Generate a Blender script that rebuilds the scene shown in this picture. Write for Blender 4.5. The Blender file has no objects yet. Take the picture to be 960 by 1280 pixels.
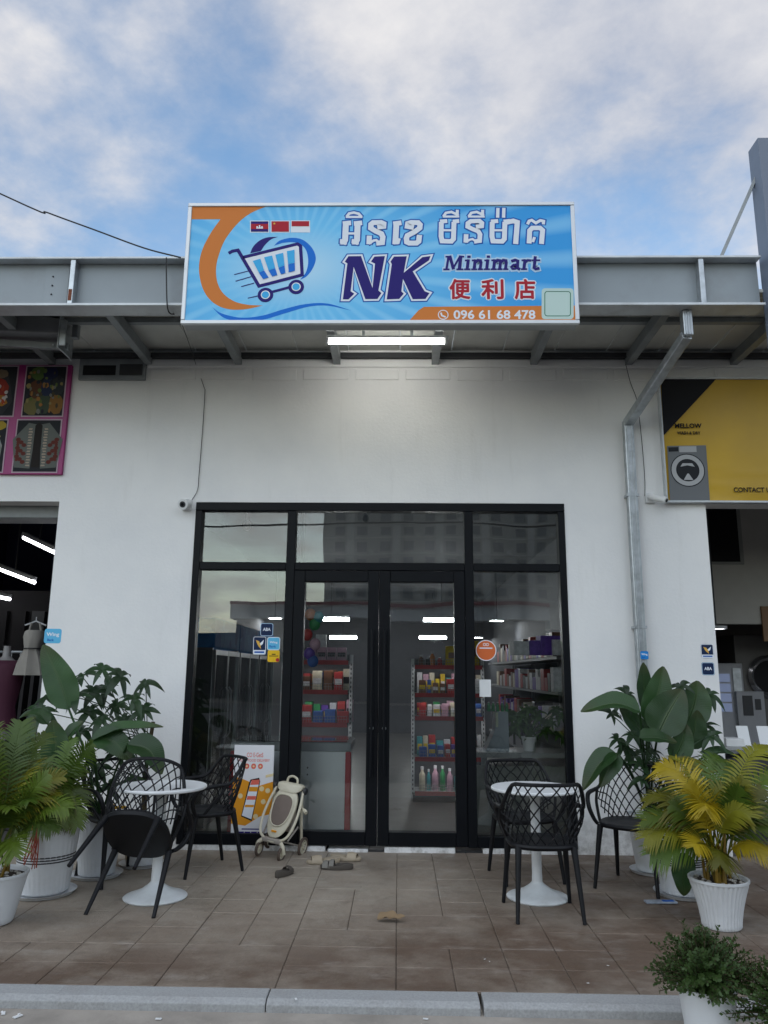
import bpy, bmesh, math, random
from mathutils import Vector, Matrix, Quaternion
from mathutils.geometry import tessellate_polygon
random.seed(7)
SC = bpy.context.scene
COL = SC.collection
PI = math.pi
R = math.radians

# ------------------------------------------------------------------ camera
EYE = Vector((0, 0, 1.5))
FOC = 960.0                                    # focal length in pixels of a 960 x 1280 frame
ROT = Matrix.Rotation(R(1.17), 3, 'Z') @ Matrix.Rotation(R(101.8), 3, 'X') @ Matrix.Rotation(R(0.5), 3, 'Z')
cam_data = bpy.data.cameras.new('camera')
cam = bpy.data.objects.new('camera', cam_data)
COL.objects.link(cam)
cam.matrix_world = Matrix.Translation(EYE) @ ROT.to_4x4()
cam_data.sensor_fit = 'VERTICAL'
cam_data.sensor_height = 36.0
cam_data.lens = 27.0
cam_data.clip_start = 0.05
cam_data.clip_end = 3000
SC.camera = cam

def ray(x, y):
    return ROT @ Vector(((x - 480) / FOC, (640 - y) / FOC, -1))
def at(x, y, Y):                               # the point of the plane Y = const seen at a photo pixel
    d = ray(x, y); return EYE + d * (Y / d.y)
def onz(x, y, z=0.0):                          # the point of a level plane seen at a photo pixel
    d = ray(x, y); return EYE + d * ((z - 1.5) / d.z)

# ------------------------------------------------------------------ sky, sun, exposure
SKYOFF = (55.0, 23.0, 0)
SUN_EL, SUN_AZ = R(27), R(198)                 # behind the camera
world = bpy.data.worlds.new('World'); SC.world = world; world.use_nodes = True
def build_world():
    nt = world.node_tree; N = nt.nodes; L = nt.links; N.clear()
    out = N.new('ShaderNodeOutputWorld')
    sky = N.new('ShaderNodeTexSky'); sky.sky_type = 'NISHITA'; sky.sun_disc = False
    sky.sun_elevation = SUN_EL; sky.sun_rotation = SUN_AZ; sky.air_density = 1.5; sky.dust_density = 0.5; sky.ozone_density = 2.5
    b1 = N.new('ShaderNodeBackground'); b1.inputs[1].default_value = 0.128
    tn = N.new('ShaderNodeVectorMath'); tn.operation = 'MULTIPLY'; tn.inputs[1].default_value = (0.86, 1.04, 1.16); L.new(sky.outputs[0], tn.inputs[0])
    L.new(tn.outputs[0], b1.inputs[0])
    tc = N.new('ShaderNodeTexCoord')
    sep = N.new('ShaderNodeSeparateXYZ'); L.new(tc.outputs['Generated'], sep.inputs[0])
    def math_(op, a, b=None, c=None):
        m = N.new('ShaderNodeMath'); m.operation = op
        for i, v in enumerate((a, b, c)):
            if v is None: continue
            if isinstance(v, (int, float)): m.inputs[i].default_value = v
            else: L.new(v, m.inputs[i])
        return m.outputs[0]
    zz = math_('ADD', math_('MAXIMUM', sep.outputs[2], 0.0), 0.22)
    comb = N.new('ShaderNodeCombineXYZ')
    L.new(math_('DIVIDE', sep.outputs[0], zz), comb.inputs[0])
    L.new(math_('DIVIDE', sep.outputs[1], zz), comb.inputs[1])
    mp = N.new('ShaderNodeMapping'); mp.inputs['Location'].default_value = SKYOFF; mp.inputs['Rotation'].default_value = (0, 0, 0.5)
    L.new(comb.outputs[0], mp.inputs[0])
    def noise(scale, detail, rough, dist):
        n = N.new('ShaderNodeTexNoise'); n.inputs['Scale'].default_value = scale; n.inputs['Detail'].default_value = detail
        n.inputs['Roughness'].default_value = rough; n.inputs['Distortion'].default_value = dist
        L.new(mp.outputs[0], n.inputs['Vector']); return n.outputs[0]
    big = noise(0.85, 3, 0.5, 0.2); mid = noise(2.2, 8, 0.58, 0.15); fine = noise(5.0, 8, 0.6, 0.1)
    s = math_('ADD', math_('ADD', math_('MULTIPLY', big, 0.46), math_('MULTIPLY', mid, 0.38)), math_('MULTIPLY', fine, 0.21))
    r = N.new('ShaderNodeValToRGB'); r.color_ramp.elements[0].position = 0.43; r.color_ramp.elements[1].position = 0.62
    r.color_ramp.interpolation = 'EASE'
    r.color_ramp.elements[0].color = (0.12, 0.12, 0.12, 1); r.color_ramp.elements[1].color = (0.95, 0.95, 0.95, 1)
    L.new(s, r.inputs[0])
    c = N.new('ShaderNodeValToRGB')
    c.color_ramp.elements[0].position = 0.36; c.color_ramp.elements[0].color = (0.34, 0.39, 0.51, 1)
    c.color_ramp.elements[1].position = 0.66; c.color_ramp.elements[1].color = (0.86, 0.835, 0.82, 1)
    L.new(math_('ADD', math_('MULTIPLY', fine, 0.45), math_('MULTIPLY', mid, 0.55)), c.inputs[0])
    b2 = N.new('ShaderNodeBackground'); b2.inputs[1].default_value = 0.76
    L.new(c.outputs[0], b2.inputs[0])
    mx = N.new('ShaderNodeMixShader'); L.new(r.outputs[0], mx.inputs[0]); L.new(b1.outputs[0], mx.inputs[1]); L.new(b2.outputs[0], mx.inputs[2])
    L.new(mx.outputs[0], out.inputs[0])
build_world()
sun_data = bpy.data.lights.new('sun', 'SUN'); sun_data.energy = 1.5; sun_data.angle = R(130); sun_data.color = (1, 0.98, 0.95)
sun = bpy.data.objects.new('sun', sun_data); COL.objects.link(sun)
SUN_DIR = Vector((math.sin(SUN_AZ) * math.cos(SUN_EL), math.cos(SUN_AZ) * math.cos(SUN_EL), math.sin(SUN_EL)))
sun.rotation_euler = SUN_DIR.to_track_quat('Z', 'Y').to_euler()
SC.view_settings.view_transform = 'Standard'; SC.view_settings.look = 'None'
SC.view_settings.gamma = 1.0; SC.view_settings.exposure = 0.5; SC.view_settings.use_curve_mapping = False
SC.render.engine = 'CYCLES'
SC.cycles.use_denoising = True
SC.cycles.max_bounces = 6; SC.cycles.transparent_max_bounces = 24; SC.cycles.diffuse_bounces = 4; SC.cycles.glossy_bounces = 3
SC.cycles.caustics_reflective = False; SC.cycles.caustics_refractive = False

# ------------------------------------------------------------------ materials
MATS = {}
def mat(name, col, rough=0.6, metal=0.0, var=0.10, scale=6.0, bump=0.0, bscale=60.0, emit=0.0, rnd=0.0, spec=0.5, dirt=0.0):
    if name in MATS: return MATS[name]
    m = bpy.data.materials.new(name); m.use_nodes = True; MATS[name] = m
    nt = m.node_tree; N = nt.nodes; L = nt.links
    b = N['Principled BSDF']; b.inputs['Roughness'].default_value = rough; b.inputs['Metallic'].default_value = metal
    b.inputs['Specular IOR Level'].default_value = spec
    src = None
    if var > 0:
        tc = N.new('ShaderNodeTexCoord'); n = N.new('ShaderNodeTexNoise'); n.inputs['Scale'].default_value = scale; n.inputs['Detail'].default_value = 6
        L.new(tc.outputs['Object'], n.inputs['Vector'])
        rp = N.new('ShaderNodeMapRange'); rp.inputs[1].default_value = 0.25; rp.inputs[2].default_value = 0.75
        rp.inputs[3].default_value = 1 - var; rp.inputs[4].default_value = 1 + var
        L.new(n.outputs[0], rp.inputs[0])
        src = rp.outputs[0]
        if rnd:
            oi = N.new('ShaderNodeObjectInfo'); r2 = N.new('ShaderNodeMapRange'); r2.inputs[3].default_value = 1 - rnd; r2.inputs[4].default_value = 1 + rnd
            L.new(oi.outputs['Random'], r2.inputs[0]); mm = N.new('ShaderNodeMath'); mm.operation = 'MULTIPLY'
            L.new(src, mm.inputs[0]); L.new(r2.outputs[0], mm.inputs[1]); src = mm.outputs[0]
        vm = N.new('ShaderNodeVectorMath'); vm.operation = 'SCALE'; vm.inputs[0].default_value = col[:3]; L.new(src, vm.inputs['Scale'])
        col_out = vm.outputs[0]
        if dirt:
            n3 = N.new('ShaderNodeTexNoise'); n3.inputs['Scale'].default_value = 2.3; n3.inputs['Detail'].default_value = 10; n3.inputs['Roughness'].default_value = 0.7
            L.new(tc.outputs['Object'], n3.inputs['Vector'])
            r3 = N.new('ShaderNodeMapRange'); r3.inputs[1].default_value = 0.52; r3.inputs[2].default_value = 0.78; r3.inputs[4].default_value = dirt
            L.new(n3.outputs[0], r3.inputs[0])
            mx = N.new('ShaderNodeMix'); mx.data_type = 'RGBA'; mx.inputs[7].default_value = (0.16, 0.14, 0.12, 1)
            L.new(r3.outputs[0], mx.inputs[0]); L.new(col_out, mx.inputs[6]); col_out = mx.outputs[2]
        L.new(col_out, b.inputs['Base Color'])
        rr = N.new('ShaderNodeMapRange'); rr.inputs[3].default_value = max(0.02, rough - 0.08); rr.inputs[4].default_value = min(1, rough + 0.08)
        L.new(n.outputs[0], rr.inputs[0]); L.new(rr.outputs[0], b.inputs['Roughness'])
        if bump:
            n2 = N.new('ShaderNodeTexNoise'); n2.inputs['Scale'].default_value = bscale; n2.inputs['Detail'].default_value = 5
            L.new(tc.outputs['Object'], n2.inputs['Vector'])
            bp = N.new('ShaderNodeBump'); bp.inputs['Strength'].default_value = bump; bp.inputs['Distance'].default_value = 0.01
            L.new(n2.outputs[0], bp.inputs['Height']); L.new(bp.outputs[0], b.inputs['Normal'])
    else:
        b.inputs['Base Color'].default_value = (*col[:3], 1)
    if emit:
        b.inputs['Emission Color'].default_value = (*col[:3], 1); b.inputs['Emission Strength'].default_value = emit
    return m

def glass_mat(name, tint, ior):
    m = bpy.data.materials.new(name); m.use_nodes = True; nt = m.node_tree; N = nt.nodes; L = nt.links; N.clear()
    o = N.new('ShaderNodeOutputMaterial'); t = N.new('ShaderNodeBsdfTransparent'); t.inputs[0].default_value = (*tint, 1)
    g = N.new('ShaderNodeBsdfGlossy'); g.inputs['Roughness'].default_value = 0.004; g.inputs[0].default_value = (0.95, 0.97, 0.96, 1)
    f = N.new('ShaderNodeFresnel'); f.inputs[0].default_value = ior
    tc = N.new('ShaderNodeTexCoord'); nz = N.new('ShaderNodeTexNoise'); nz.inputs['Scale'].default_value = 1.3; nz.inputs['Detail'].default_value = 1; L.new(tc.outputs['Object'], nz.inputs['Vector'])
    bp = N.new('ShaderNodeBump'); bp.inputs['Strength'].default_value = 0.06; bp.inputs['Distance'].default_value = 0.03; L.new(nz.outputs[0], bp.inputs['Height']); L.new(bp.outputs[0], g.inputs['Normal'])
    x = N.new('ShaderNodeMixShader'); L.new(f.outputs[0], x.inputs[0]); L.new(t.outputs[0], x.inputs[1]); L.new(g.outputs[0], x.inputs[2]); L.new(x.outputs[0], o.inputs[0])
    MATS[name] = m; return m

def wall_paint():
    m = bpy.data.materials.new('white_wall_paint'); m.use_nodes = True; nt = m.node_tree; N = nt.nodes; L = nt.links
    b = N['Principled BSDF']; b.inputs['Roughness'].default_value = 0.72; b.inputs['Specular IOR Level'].default_value = 0.3
    tc = N.new('ShaderNodeTexCoord')
    def noise(scale, detail=8, rough=0.6, stretch=None):
        n = N.new('ShaderNodeTexNoise'); n.inputs['Scale'].default_value = scale; n.inputs['Detail'].default_value = detail; n.inputs['Roughness'].default_value = rough
        if stretch:
            mp = N.new('ShaderNodeMapping'); mp.inputs['Scale'].default_value = stretch; L.new(tc.outputs['Object'], mp.inputs[0]); L.new(mp.outputs[0], n.inputs['Vector'])
        else: L.new(tc.outputs['Object'], n.inputs['Vector'])
        return n.outputs[0]
    def ramp(v, p0, p1, lo, hi):
        r = N.new('ShaderNodeMapRange'); r.inputs[1].default_value = p0; r.inputs[2].default_value = p1; r.inputs[3].default_value = lo; r.inputs[4].default_value = hi
        L.new(v, r.inputs[0]); return r.outputs[0]
    mx = N.new('ShaderNodeMix'); mx.data_type = 'RGBA'; mx.inputs[6].default_value = (0.80, 0.80, 0.79, 1); mx.inputs[7].default_value = (0.745, 0.75, 0.75, 1)
    L.new(ramp(noise(1.6), 0.4, 0.7, 0, 1), mx.inputs[0])
    mx2 = N.new('ShaderNodeMix'); mx2.data_type = 'RGBA'; mx2.inputs[7].default_value = (0.50, 0.49, 0.46, 1)
    L.new(ramp(noise(1.0, 10, 0.65, (6, 6, 0.7)), 0.57, 0.85, 0, 0.35), mx2.inputs[0]); L.new(mx.outputs[2], mx2.inputs[6])
    mx3 = N.new('ShaderNodeMix'); mx3.data_type = 'RGBA'; mx3.inputs[7].default_value = (0.30, 0.29, 0.27, 1)   # scuffs near the ground
    sp = N.new('ShaderNodeSeparateXYZ'); L.new(tc.outputs['Object'], sp.inputs[0])
    mul = N.new('ShaderNodeMath'); mul.operation = 'MULTIPLY'
    L.new(ramp(sp.outputs[2], 0.0, 0.38, 0.9, 0.0), mul.inputs[0]); L.new(ramp(noise(9, 10, 0.7), 0.45, 0.65, 0, 1), mul.inputs[1])
    L.new(mul.outputs[0], mx3.inputs[0]); L.new(mx2.outputs[2], mx3.inputs[6])
    L.new(mx3.outputs[2], b.inputs['Base Color'])
    bp = N.new('ShaderNodeBump'); bp.inputs['Strength'].default_value = 0.25; bp.inputs['Distance'].default_value = 0.01
    L.new(noise(35, 4), bp.inputs['Height']); L.new(bp.outputs[0], b.inputs['Normal'])
    MATS['white_wall_paint'] = m; return m

def paving():
    m = bpy.data.materials.new('stamped_concrete'); m.use_nodes = True; nt = m.node_tree; N = nt.nodes; L = nt.links
    b = N['Principled BSDF']; b.inputs['Roughness'].default_value = 0.8
    geo = N.new('ShaderNodeNewGeometry'); oi = N.new('ShaderNodeObjectInfo')
    def noise(scale, detail=8, rough=0.6, off=(0, 0, 0), st=(1, 1, 1)):
        n = N.new('ShaderNodeTexNoise'); n.inputs['Scale'].default_value = scale; n.inputs['Detail'].default_value = detail; n.inputs['Roughness'].default_value = rough
        mp = N.new('ShaderNodeMapping'); mp.inputs['Location'].default_value = off; mp.inputs['Scale'].default_value = st; L.new(geo.outputs['Position'], mp.inputs[0]); L.new(mp.outputs[0], n.inputs['Vector'])
        return n.outputs[0]
    def ramp(v, p0, p1, lo, hi):
        r = N.new('ShaderNodeMapRange'); r.inputs[1].default_value = p0; r.inputs[2].default_value = p1; r.inputs[3].default_value = lo; r.inputs[4].default_value = hi
        L.new(v, r.inputs[0]); return r.outputs[0]
    def mix(fac, a, c):
        x = N.new('ShaderNodeMix'); x.data_type = 'RGBA'
        if isinstance(fac, float): x.inputs[0].default_value = fac
        else: L.new(fac, x.inputs[0])
        for k, v in ((6, a), (7, c)):
            if isinstance(v, tuple): x.inputs[k].default_value = (*v, 1)
            else: L.new(v, x.inputs[k])
        return x.outputs[2]
    def mth(op, a, c):
        q = N.new('ShaderNodeMath'); q.operation = op
        for k, v in ((0, a), (1, c)):
            if isinstance(v, float): q.inputs[k].default_value = v
            else: L.new(v, q.inputs[k])
        return q.outputs[0]
    base = mix(ramp(noise(1.3, 6), 0.35, 0.65, 0, 1), (0.27, 0.23, 0.185), (0.345, 0.30, 0.245))
    base = mix(ramp(oi.outputs['Random'], 0, 1, 0, 0.35), base, (0.26, 0.215, 0.17))
    sp = N.new('ShaderNodeSeparateXYZ'); L.new(geo.outputs['Position'], sp.inputs[0])
    # red-brown soil washed towards the kerb and the right-hand table, in blotches
    near = ramp(sp.outputs[1], 5.7, 4.25, 0.0, 1.0); side = ramp(sp.outputs[0], -0.6, 1.4, 0.0, 0.9)
    soil = mth('MULTIPLY', mth('MINIMUM', mth('ADD', near, side), 1.0), ramp(noise(1.7, 8, 0.65, (3, 1, 0)), 0.30, 0.55, 0.22, 1.0))
    base = mix(soil, base, (0.115, 0.077, 0.053))
    base = mix(ramp(noise(5, 10, 0.72, (7, 2, 0)), 0.52, 0.74, 0, 0.7), base, (0.11, 0.085, 0.065))
    base = mix(ramp(noise(2.6, 10, 0.7, (1, 9, 0), (1, 2.4, 1)), 0.55, 0.75, 0, 0.35), base, (0.48, 0.45, 0.41))
    L.new(base, b.inputs['Base Color'])
    L.new(ramp(noise(3, 6), 0.35, 0.65, 0.34, 0.8), b.inputs['Roughness'])
    bp = N.new('ShaderNodeBump'); bp.inputs['Strength'].default_value = 0.5; bp.inputs['Distance'].default_value = 0.012
    L.new(mth('ADD', noise(22, 8, 0.65), noise(6, 4, 0.5, (0, 0, 0), (0.4, 2, 1))), bp.inputs['Height']); L.new(bp.outputs[0], b.inputs['Normal'])
    MATS['stamped_concrete'] = m; return m

def sign_face_mat(c0, spread):
    m = bpy.data.materials.new('sign_print'); m.use_nodes = True; nt = m.node_tree; N = nt.nodes; L = nt.links
    b = N['Principled BSDF']; b.inputs['Roughness'].default_value = 0.6; b.inputs['Specular IOR Level'].default_value = 0.2
    geo = N.new('ShaderNodeNewGeometry')
    mp = N.new('ShaderNodeMapping'); mp.inputs['Location'].default_value = (-c0[0], 0, -c0[1]); L.new(geo.outputs['Position'], mp.inputs[0])
    sp = N.new('ShaderNodeSeparateXYZ'); L.new(mp.outputs[0], sp.inputs[0])
    an = N.new('ShaderNodeMath'); an.operation = 'ARCTAN2'; L.new(sp.outputs[2], an.inputs[0]); L.new(sp.outputs[0], an.inputs[1])
    k = N.new('ShaderNodeMath'); k.operation = 'MULTIPLY'; k.inputs[1].default_value = 44; L.new(an.outputs[0], k.inputs[0])
    s = N.new('ShaderNodeMath'); s.operation = 'SINE'; L.new(k.outputs[0], s.inputs[0])
    ln = N.new('ShaderNodeVectorMath'); ln.operation = 'LENGTH'
    sc = N.new('ShaderNodeVectorMath'); sc.operation = 'MULTIPLY'; sc.inputs[1].default_value = (1, 0, 1.9); L.new(mp.outputs[0], sc.inputs[0]); L.new(sc.outputs[0], ln.inputs[0])
    def rp(v, a, c, lo, hi):
        r = N.new('ShaderNodeMapRange'); r.inputs[1].default_value = a; r.inputs[2].default_value = c; r.inputs[3].default_value = lo; r.inputs[4].default_value = hi; L.new(v, r.inputs[0]); return r.outputs[0]
    r = N.new('ShaderNodeValToRGB'); e = r.color_ramp.elements
    e[0].position = 0.0; e[0].color = (0.50, 0.74, 0.90, 1); e[1].position = 1.0; e[1].color = (0.045, 0.33, 0.74, 1)
    x = e.new(0.38); x.color = (0.17, 0.55, 0.88, 1)
    L.new(rp(ln.outputs['Value'], 0, spread, 0, 1), r.inputs[0])
    mx = N.new('ShaderNodeMix'); mx.data_type = 'RGBA'; mx.inputs[7].default_value = (0.36, 0.72, 0.95, 1)
    q = N.new('ShaderNodeMath'); q.operation = 'MULTIPLY'; L.new(rp(s.outputs[0], -0.3, 1, 0, 0.45), q.inputs[0]); L.new(rp(ln.outputs['Value'], 0.3, 1.2, 0, 1), q.inputs[1])
    L.new(q.outputs[0], mx.inputs[0]); L.new(r.outputs[0], mx.inputs[6]); L.new(mx.outputs[2], b.inputs['Base Color'])
    return m

def photo_mat(name, cols, scale, seed):
    m = bpy.data.materials.new(name); m.use_nodes = True; nt = m.node_tree; N = nt.nodes; L = nt.links
    b = N['Principled BSDF']; b.inputs['Roughness'].default_value = 0.35
    tc = N.new('ShaderNodeTexCoord'); mp = N.new('ShaderNodeMapping'); mp.inputs['Location'].default_value = (seed, seed * 2, seed * 3); L.new(tc.outputs['Object'], mp.inputs[0])
    v = N.new('ShaderNodeTexVoronoi'); v.inputs['Scale'].default_value = scale; L.new(mp.outputs[0], v.inputs['Vector'])
    n = N.new('ShaderNodeTexNoise'); n.inputs['Scale'].default_value = scale * 1.6; n.inputs['Detail'].default_value = 8; L.new(mp.outputs[0], n.inputs['Vector'])
    sp = N.new('ShaderNodeSeparateColor'); L.new(v.outputs['Color'], sp.inputs[0])
    a = N.new('ShaderNodeMath'); a.operation = 'MULTIPLY_ADD'; a.inputs[1].default_value = 0.6; L.new(sp.outputs[0], a.inputs[0])
    hlf = N.new('ShaderNodeMath'); hlf.operation = 'MULTIPLY'; hlf.inputs[1].default_value = 0.45; L.new(n.outputs[0], hlf.inputs[0]); L.new(hlf.outputs[0], a.inputs[2])
    r = N.new('ShaderNodeValToRGB'); r.color_ramp.elements[0].color = (*cols[0], 1); r.color_ramp.elements[-1].color = (*cols[-1], 1)
    for i, c in enumerate(cols[1:-1]): r.color_ramp.elements.new((i + 1) / (len(cols) - 1)).color = (*c, 1)
    L.new(a.outputs[0], r.inputs[0]); L.new(r.outputs[0], b.inputs['Base Color'])
    MATS[name] = m; return m

wall_paint(); paving()
GLASS = glass_mat('shop_glass', (0.965, 0.98, 0.975), 1.70)
CLEAR = glass_mat('clear_glass', (0.93, 0.95, 0.95), 1.45)
mat('black_aluminium', (0.004, 0.005, 0.007), 0.45, var=0.15, spec=0.15)
mat('galvanised', (0.42, 0.45, 0.47), 0.38, 0.75, var=0.25, scale=14)
mat('grey_steel_paint', (0.27, 0.305, 0.33), 0.5, var=0.07, scale=3, dirt=0.35)
mat('pale_flange', (0.55, 0.58, 0.60), 0.45, 0.2, var=0.12, dirt=0.5)
mat('rafter_steel', (0.24, 0.26, 0.27), 0.5, 0.3, var=0.15, scale=9)
mat('roof_panel', (0.56, 0.57, 0.54), 0.5, var=0.10, scale=2, dirt=0.3)
mat('white_plastic', (0.72, 0.73, 0.73), 0.4, var=0.06, dirt=0.18)
mat('white_pot', (0.62, 0.64, 0.66), 0.45, var=0.06, dirt=0.30)
mat('black_plastic', (0.0065, 0.007, 0.009), 0.5, var=0.2, scale=20, spec=0.25)
mat('dark_grey', (0.03, 0.032, 0.036), 0.55)
mat('granite', (0.31, 0.315, 0.315), 0.75, var=0.18, scale=90, bump=0.3, bscale=160, dirt=0.5)
mat('road_brick', (0.30, 0.27, 0.235), 0.85, var=0.25, scale=5, bump=0.5, bscale=30, dirt=0.4)
mat('soil', (0.035, 0.024, 0.016), 0.95, var=0.5, scale=40, bump=0.8)
mat('pebble', (0.42, 0.40, 0.36), 0.6, var=0.35, scale=30)
mat('black_cable', (0.008, 0.008, 0.009), 0.6, var=0)
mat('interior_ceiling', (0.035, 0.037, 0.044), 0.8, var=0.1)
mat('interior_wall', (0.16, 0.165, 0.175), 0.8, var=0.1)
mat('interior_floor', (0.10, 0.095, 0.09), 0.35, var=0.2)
mat('tube_glow', (1.0, 0.99, 0.93), 0.5, var=0, emit=19.0)
mat('shop_tube_glow', (0.95, 0.98, 1.0), 0.5, var=0, emit=65.0)
mat('window_tube_glow', (0.95, 0.98, 1.0), 0.5, var=0, emit=4.0)
mat('added_bar_glow', (0.97, 0.98, 1.0), 0.5, var=0, emit=8.0)  # for the hidden bars added under the rack shelves
mat('cooler_glow', (0.80, 0.92, 1.0), 0.5, var=0, emit=6.0)
mat('clothes_tube_glow', (0.95, 0.96, 1.0), 0.5, var=0, emit=5.0)
def flat(n, c, r=0.65): return mat(n, c, max(r, 0.55), var=0, spec=0.2)

# ------------------------------------------------------------------ mesh helpers
class MB:
    def __init__(s): s.v = []; s.f = []
    def add(s, vs, fs):
        o = len(s.v); s.v += [tuple(p) for p in vs]; s.f += [tuple(i + o for i in f) for f in fs]; return s
    def box(s, a, b):
        x0, y0, z0 = a; x1, y1, z1 = b
        x0, x1 = min(x0, x1), max(x0, x1); y0, y1 = min(y0, y1), max(y0, y1); z0, z1 = min(z0, z1), max(z0, z1)
        return s.add([(x0, y0, z0), (x1, y0, z0), (x1, y1, z0), (x0, y1, z0), (x0, y0, z1), (x1, y0, z1), (x1, y1, z1), (x0, y1, z1)],
                     [(0, 3, 2, 1), (4, 5, 6, 7), (0, 1, 5, 4), (1, 2, 6, 5), (2, 3, 7, 6), (3, 0, 4, 7)])
    def bar(s, p, q, w, h, up=(0, 0, 1)):         # a square bar from p to q
        p, q = Vector(p), Vector(q); t = (q - p).normalized(); a = t.cross(Vector(up))
        if a.length < 1e-4: a = t.cross(Vector((0, 1, 0)))
        a.normalize(); b = a.cross(t)
        vs = [c + a * (i * w / 2) + b * (j * h / 2) for c in (p, q) for i, j in ((-1, -1), (1, -1), (1, 1), (-1, 1))]
        return s.add(vs, [(0, 3, 2, 1), (4, 5, 6, 7), (0, 1, 5, 4), (1, 2, 6, 5), (2, 3, 7, 6), (3, 0, 4, 7)])
    def tube(s, pts, r, n=8, caps=True, closed=False):
        pts = [Vector(p) for p in pts]; m = len(pts)
        rs = r if isinstance(r, (list, tuple)) else [r] * m
        def tan(i):
            if closed: return (pts[(i + 1) % m] - pts[i - 1]).normalized()
            return (pts[min(i + 1, m - 1)] - pts[max(i - 1, 0)]).normalized()
        t = tan(0); a = t.orthogonal().normalized(); vs = []
        for i in range(m):
            t2 = tan(i); a = (t.rotation_difference(t2) @ a); a = (a - t2 * a.dot(t2)).normalized(); t = t2; b = t.cross(a)
            vs += [pts[i] + (a * math.cos(2 * PI * k / n) + b * math.sin(2 * PI * k / n)) * rs[i] for k in range(n)]
        fs = []
        for i in range(m if closed else m - 1):
            j = (i + 1) % m
            fs += [(i * n + k, i * n + (k + 1) % n, j * n + (k + 1) % n, j * n + k) for k in range(n)]
        if caps and not closed: fs += [tuple(range(n - 1, -1, -1)), tuple((m - 1) * n + k for k in range(n))]
        return s.add(vs, fs)
    def lathe(s, prof, n=32, c=(0, 0, 0), wob=None, axis='z'):
        vs = []; m = len(prof)
        for i, (r, z) in enumerate(prof):
            for k in range(n):
                a = 2 * PI * k / n; rr = r * (1 + (wob(a, z) if wob else 0))
                p = (rr * math.cos(a), rr * math.sin(a), z)
                if axis == 'y': p = (p[0], p[2], p[1])
                if axis == 'x': p = (p[2], p[0], p[1])
                vs.append((c[0] + p[0], c[1] + p[1], c[2] + p[2]))
        fs = [(i * n + k, i * n + (k + 1) % n, (i + 1) * n + (k + 1) % n, (i + 1) * n + k) for i in range(m - 1) for k in range(n)]
        if axis == 'y': fs = [f[::-1] for f in fs]
        return s.add(vs, fs)
    def prism(s, poly, y0, y1):                   # a polygon in the X-Z plane, thick in Y
        n = len(poly); tri = tessellate_polygon([[Vector((p[0], p[1], 0)) for p in poly]])
        vs = [(p[0], y0, p[1]) for p in poly] + [(p[0], y1, p[1]) for p in poly]
        fs = [tuple(t) for t in tri] + [tuple(i + n for i in t[::-1]) for t in tri] + [(i, (i + 1) % n, (i + 1) % n + n, i + n) for i in range(n)]
        return s.add(vs, fs)
    def sphere(s, c, r, n=12, m=8):
        rx, ry, rz = r if isinstance(r, (tuple, list)) else (r, r, r)
        vs = []
        for i in range(m + 1):
            th = PI * i / m
            for k in range(n): vs.append((c[0] + rx * math.sin(th) * math.cos(2 * PI * k / n), c[1] + ry * math.sin(th) * math.sin(2 * PI * k / n), c[2] + rz * math.cos(th)))
        return s.add(vs, [(i * n + k, (i + 1) * n + k, (i + 1) * n + (k + 1) % n, i * n + (k + 1) % n) for i in range(m) for k in range(n)])
    def mesh(s, name, bevel=0.0, seg=2, smooth=False, fix=True):
        me = bpy.data.meshes.new(name); me.from_pydata(s.v, [], s.f)
        if fix or bevel:
            bm = bmesh.new(); bm.from_mesh(me)
            if fix:
                bmesh.ops.remove_doubles(bm, verts=bm.verts, dist=1e-6); bmesh.ops.recalc_face_normals(bm, faces=bm.faces)
            if bevel:
                es = [e for e in bm.edges if len(e.link_faces) == 2 and e.calc_face_angle(0) > 0.5]
                bmesh.ops.bevel(bm, geom=es, offset=bevel, segments=seg, profile=0.5, affect='EDGES', clamp_overlap=True)
            bm.to_mesh(me); bm.free()
        if smooth:
            me.shade_smooth()
            try: me.set_sharp_from_angle(angle=R(38))
            except Exception: pass
        return me
    def build(s, name, m, parent=None, bevel=0.0, seg=2, smooth=False, fix=True):
        return link(name, s.mesh(name, bevel, seg, smooth, fix), m, parent)
def link(name, me, m, parent=None):
    o = bpy.data.objects.new(name, me); COL.objects.link(o)
    if m is not None:
        mm = MATS[m] if isinstance(m, str) else m
        if not me.materials: me.materials.append(mm)
    if parent is not None: o.parent = parent
    return o
def tag(o, label=None, cat=None, group=None, kind=None):
    if label: o['label'] = label
    if cat: o['category'] = cat
    if group: o['group'] = group
    if kind: o['kind'] = kind
    return o
def thing(name, label, cat, loc=(0, 0, 0), rz=0.0, group=None):
    o = bpy.data.objects.new(name, None); COL.objects.link(o); o.location = loc; o.rotation_euler = (0, 0, rz); o.empty_display_size = 0.1
    return tag(o, label, cat, group)
def structure(name, label=None):
    o = bpy.data.objects.new(name, None); COL.objects.link(o); o['kind'] = 'structure'
    if label: o['label'] = label
    return o
def copy_tree(o, parent=None):
    c = o.copy(); COL.objects.link(c); c.parent = parent
    for ch in [x for x in o.children]: copy_tree(ch, c)
    return c
def B(name, m, parent, a, b, bevel=0.004, seg=1):
    return MB().box(a, b).build(name, m, parent, bevel=bevel, seg=seg)
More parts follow.
